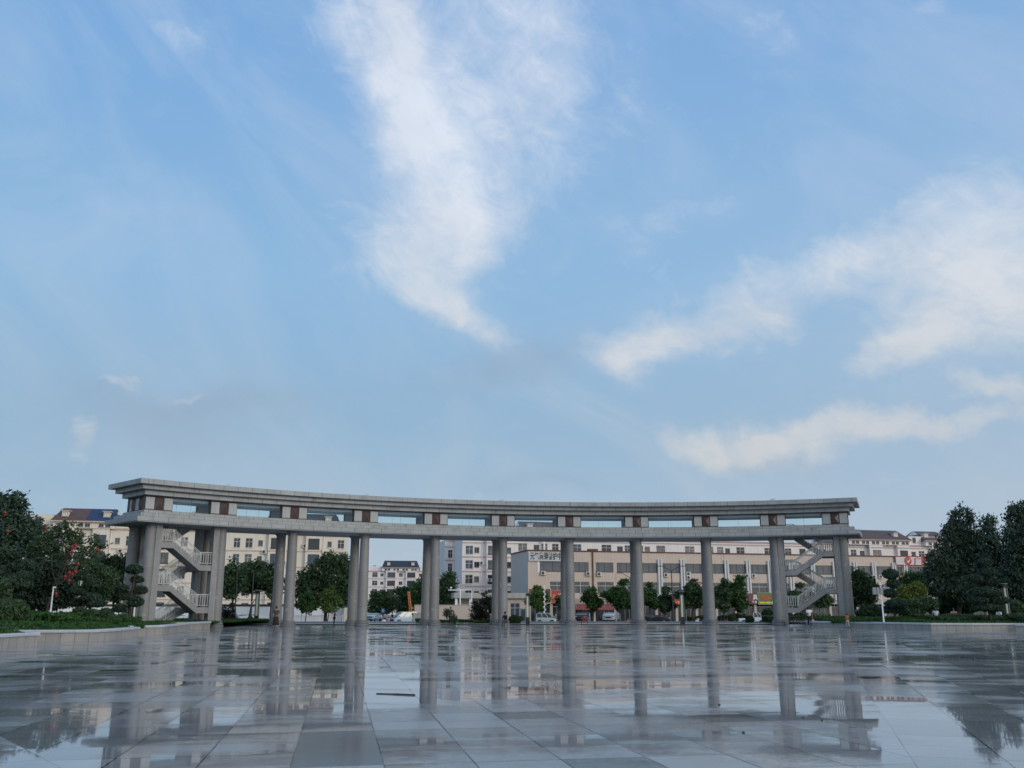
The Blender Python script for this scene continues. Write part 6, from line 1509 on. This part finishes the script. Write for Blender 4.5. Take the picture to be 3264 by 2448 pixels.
    for i, s in enumerate((-1, 1)):
        e_ = Vector(el[i]); s_v = Vector(sh[i]); w_v = Vector(wr[i]); e1 = s_v.lerp(e_, .8) if sleeves == 'short' else e_
        tl.append([Q(*up(.485), (.15, .10)), Q(*sh[i], .072), Q(*e1, .060)] + ([Q(*(e_.lerp(w_v, .92)), .042)] if sleeves == 'long' else []))
    skin_obj('top', tl, top, r, 1)
    if skirt:
        b = MB(); z1 = hip + .06; b.lathe([(.175 * k, z1 * k), (.20 * k, (hip - .1) * k), (.235 * k, (hip - .4) * k), (.26 * k, .26 * k), (.24 * k, .25 * k)], 20); b.build('skirt', skirt, r, smooth=True)
    else:
        bl = []
        for i, s in enumerate((-1, 1)):
            bl.append([Q(0, 0, hip, (.155, .118)), Q(s * .09, .01 + kn[i][1] * .06, hip - .05, .105), Q((s * .09 + kn[i][0]) / 2, kn[i][1] * .5, (hip + kn[i][2]) / 2, .09), Q(*kn[i], .075), Q((kn[i][0] + ft[i][0]) / 2, (kn[i][1] + ft[i][1]) / 2 - .02, (kn[i][2] + ft[i][2]) / 2 + .02, .068), Q(ft[i][0], ft[i][1], ft[i][2] + .04, .060)])
        skin_obj('trousers', bl, bottom, r, 1)
    b = MB()
    for i in range(2):
        x, y, z = ft[i]; b.ball((x * k, (y + .055) * k, (z - .028) * k), .048 * k, .13 * k, .045 * k, 10, 6)
    b.build('shoes', shoes or M['black'], r, smooth=True)
    hv2 = Vector(hd) * k + Vector((0, -.012 * k, .035 * k)); b = MB(); b.ball(hv2, .088 * k, .098 * k, .098 * k, 12, 8)
    if hair == 'long': b.ball(hv2 + Vector((0, -.05 * k, -.10 * k)), .085 * k, .06 * k, .17 * k, 10, 6)
    if hair == 'bun': b.ball(hv2 + Vector((0, -.06 * k, .09 * k)), .05 * k, .05 * k, .05 * k, 8, 6)
    b.build('hair', HAIR, r, smooth=True)
    if hat:
        b = MB(); b.lathe([(.15 * k, 0), (.155 * k, .012 * k), (.10 * k, .02 * k), (.095 * k, .09 * k), (.06 * k, .12 * k)], 16, hv2 + Vector((0, 0, .03 * k))); b.build('hat', hat, r, smooth=True)
    return r
wht = cloth('white_cotton', (.70, .72, .74)); blk = cloth('black_cloth', (.014, .014, .016)); navy = cloth('dark_navy_cloth', (.02, .025, .04))
tan = mat('tan_striped_top', (.07, .055, .045), .85, vary=.35, scale=14)
person(878, 2002, 74, 0, 12, 1.66, 'person seen from behind in a long black skirt and tan top, hair tied up', tan, blk, pose='walk', hair='bun', skirt=blk, arms='down', top_len=.40)
person(1064, 1995, 86, 0, -80, 1.38, 'stooped person in a dark red shirt and grey hat, right of the second column pair', cloth('dark_red_shirt', (.17, .025, .03)), blk, hat=cloth('grey_hat', (.22, .26, .30)), lean=.16, skin=SKD, arms='front')
camo = mat('camouflage_cloth', (.055, .06, .045), .9, vary=.5, scale=5)
pc = person(1436, 1994, 86, 0, 175, 1.66, 'person in dark camouflage clothes with cut branches, near the fifth column pair', camo, blk, hair='short', skin=SKD, arms=('hip', 'down'), sleeves='long')
rngp = np.random.default_rng(7)
for sx_, lb in ((.42, 1.05), (-.30, .55)):
    L_ = in_lobes([(sx_ * 1.1, -.2, lb, .24, .12, .48)], 420, rngp, .1, 8, .08); o = link_mesh('cut_branches', leaf_mesh('cut_branches', L_, .10, rngp, M['leaf_dark']))
    e = empty('branch_bundle', (pc.location.x - sx_ * .9, 86.12, 0), 0, 'bundle of cut leafy branches ' + ('at the left side of the person in camouflage' if sx_ > 0 else 'at the right side of the person in camouflage'), 'branches', 'cut branches')
    o.parent = e; o.rotation_euler = (0, 0, math.pi); o.location = (sx_, 0, 0)
    b = MB(); b.tube((0, 0, .1), (0, 0, lb + .3), .015, n=5); b.build('stem', M['bark'], e)
person(1612, 1995, 84.3, 0, 155, 1.62, 'person in black with a dark cap sitting at the foot of the sixth column', blk, cloth('dark_grey_trousers', (.05, .05, .055)), pose='sit', arms=('knee', 'knee'), skin=SKD, hat=blk, sleeves='long')
b = MB(); stl = empty('stool', (atY(1610, 1990, 84.45).x, 84.45, 0), R(155), 'small folding stool under the sitting person in black', 'stool'); b.box(-.2, .2, -.15, .15, .33, .37); b.build('seat', M['black'], stl)
for u in (-.17, .17):
    for v in (-.12, .12): b = MB(); b.tube((u, v, 0), (u * .8, v * .8, .33), .014, n=6); b.build('leg', M['dark_metal'], stl)
person(1879, 1985, 128, -.56, 75, 1.68, 'person in a light blue shirt walking near the seventh column', cloth('light_blue_shirt', (.12, .33, .50)), cloth('grey_trousers', (.28, .30, .32)), pose='walk', arms='down', top_len=.62)
person(2582, 1998, 79.5, 0, 176, 1.66, 'person in a white shirt and black trousers walking below the right stair tower', wht, blk, shoes=wht, pose='walk', arms=('down', 'front'), skin=SKD)
person(2703, 2000, 74.5, 0, 10, 1.13, 'small child in an orange top and pale trousers before the right planter wall', cloth('orange_top', (.52, .15, .03)), cloth('pale_trousers', (.50, .47, .44)), pose='walk', hair='short', skin=SKD)
person(2733, 1978, 84.0, .36, -150, 1.60, 'person in a white shirt bending forward on the grass beside the right tower', wht, navy, pose='bend', lean=-.55, arms='reach', skin=SKD)
GP = 'people sitting among the bushes on the right lawn'
flr = mat('pale_blue_floral_top', (.50, .56, .58), .85, vary=.25, scale=12)
def seated(px, top_py, Y, label, topm, botm, hd, hair='short', skin=None):
    z = zat(top_py, Y) - 1.18
    person(px, 1960, Y, z, hd, 1.6, label, topm, botm, pose='sit', arms='knee', hair=hair, skin=skin or SK, group=GP)
    x = atY(px, 1960, Y).x; s_ = empty('stone_seat', (x, Y, z), R(hd), 'low stone seat under ' + label.split(',')[0], 'seat', 'stone seats on the right lawn'); b = MB(); b.lathe([(.20, -.3), (.22, .05), (.22, .34), (.19, .37)], 14); b.build('block', M['grey_stone'], s_)
seated(2984, 1936, 72.0, 'person in a pale patterned top, seated with back turned', flr, wht, -15, 'long')
seated(3040, 1938, 72.5, 'person in a pink shirt, seated facing the plaza', cloth('dusty_pink_shirt', (.42, .25, .24)), cloth('mauve_trousers', (.30, .26, .30)), 160, 'short', SKD)
seated(3188, 1940, 74.5, 'person in a white top, seated left of the pillar lamp', wht, navy, 120)
person(1214, 1980, 138, -.74, 100, 1.6, 'person in a white top beside the scooters, right of the third column pair', wht, blk, arms='down', hair='long', group='people in the side street')
person(1226, 1980, 142, -.74, 60, 1.66, 'person in a beige top standing among the scooters in the side street', cloth('beige_top', (.35, .32, .26)), blk, arms='front', group='people in the side street')
person(1250, 1980, 140, -.74, -120, 1.68, 'person in black left of the light blue minivan', blk, blk, arms='down', group='people in the side street')
person(1238, 1984, 132, -.74, 170, 1.05, 'small child in pink in the side street', cloth('pink_jacket', (.60, .25, .33)), cloth('pink_trousers', (.5, .25, .3)), group='people in the side street')
person(1772, 1980, 146, -.74, 100, 1.66, 'person in a white top walking right of the pale green minivan', wht, navy, pose='walk', group='people at the shops')
person(1912, 1980, 152, -.74, -90, 1.70, 'person in dark clothes between the black car and the white car', navy, blk, pose='walk', group='people at the shops')
person(2262, 1980, 136, -.74, 60, 1.62, 'person in a dusty red top beside the ninth column', cloth('dusty_red_top', (.30, .08, .07)), navy, group='people at the shops')
scooter(2235, 137, 35, M['black'], 'black scooter behind the white scooter by the ninth column')
scooter(2318, 137, 60, rp, 'red scooter under the big pair of trees')
scooter(1985, 138, 80, M['black'], 'black scooter under the broad street tree')
scooter(1812, 140, 60, wp, 'white scooter beside the seventh column')

# ------------------------------------------------------------------ small things
# orange folding cart beside the seventh column
p = atY(1863, 1985, 92.5); t = empty('folding_cart', (p.x, 92.5, .1), 0, 'small orange folding cart on the terrace right of the seventh column', 'cart'); b = MB()
m_ow = mat('orange_red_plastic', (.50, .09, .04), .5)
for s_ in (-1, 1): b.tube((-.32, s_ * .15, 0.04), (.32, s_ * .15, .50), .03, n=6); b.tube((.32, s_ * .15, .04), (-.32, s_ * .15, .50), .03, n=6)
b.box(-.30, .30, -.2, .2, .48, .53); b.build('frame', m_ow, t)
for x in (-.32, .32): b = MB(); b.lathe([(.07, -.02), (.07, .02)], 12, (0, 0, 0), Matrix.Translation((x, -.19, .07)) @ Matrix.Rotation(R(90), 4, 'X')); b.build('wheel', M['rubber'], t)
# stick lying in the puddle
a = gnd(1200, 2212); c = gnd(1323, 2216.5); d = c - a
t = empty('stick', a, math.atan2(d.y, d.x), 'long dark stick lying in the puddle on the plaza', 'stick'); b = MB(); L = d.length
pts = [Vector((L * i / 6, (.0, .006, .012, .014, .008, .0, -.01)[i], .006)) for i in range(7)]
for i in range(6): b.tube(pts[i], pts[i + 1], .011 + .006 * (i > 2), .013 + .004 * (i > 1), 7)
b.build('branch', M['bark'], t)
for i, (px, py, l) in enumerate(((2293, 2247, 'tiny dark pebble on the wet paving, upper left of two by the bright slabs'), (2560, 2290, 'tiny dark pebble on the paving below the right tower reflection'), (2620, 2297, 'tiny dark leaf scrap right of the second pebble'), (2370, 2336, 'dark pebble in the middle of the right half of the paving'), (1455, 1996, 'white crumpled paper at the foot of the fifth column pair'), (1362, 1997, 'white scrap of litter left of the fifth column pair'))):
    q = gnd(px, py); t = empty('pebble' if i < 4 else 'litter', q, i, l, 'pebble' if i < 4 else 'litter'); b = MB(); s_ = .02 if i < 4 else .06
    b.ball((0, 0, s_ * .4), s_, s_ * .7, s_ * .5, 8, 5); b.build('body', M['bark'] if i < 4 else c_wh, t, smooth=True)
# wine red planter boxes and step by the shops, traffic board
for i, (px, l) in enumerate(((1330, 'small grey concrete block at the left end of the beige boundary wall'),)):
    p = atY(px, 1975, 140); t = empty('concrete_block', (p.x, 140, -.74), 0, l, 'block'); b = MB(); b.box(-.6, .6, -.3, .3, 0, 1.5); b.box(-.66, .66, -.36, .36, 1.502, 1.62); b.build('block', M['grey_stone'], t)
# round blue traffic sign in the side street
p = atY(1221, 1947, 170); t = empty('traffic_sign', (p.x, 170, -.74), 0, 'small round blue traffic sign above the scooters', 'traffic sign'); b = MB(); h = p.z + .74
b.tube((0, 0, 0), (0, 0, h), .05, n=8); b.build('pole', M['frame_g'], t); b = MB(); b.lathe([(.42, 0), (.42, .04)], 24, (0, 0, 0), Matrix.Translation((0, -.05, h)) @ Matrix.Rotation(R(90), 4, 'X')); b.build('disc', mat('blue_sign', (.03, .12, .35), .4), t)
b = MB(); b.box(-.05, .05, -.10, -.092, h - .2, h + .2); b.prism([(-.18, h + .12), (0, h + .30), (.18, h + .12)][::-1], -.10, -.092); b.build('arrow', c_wh, t)
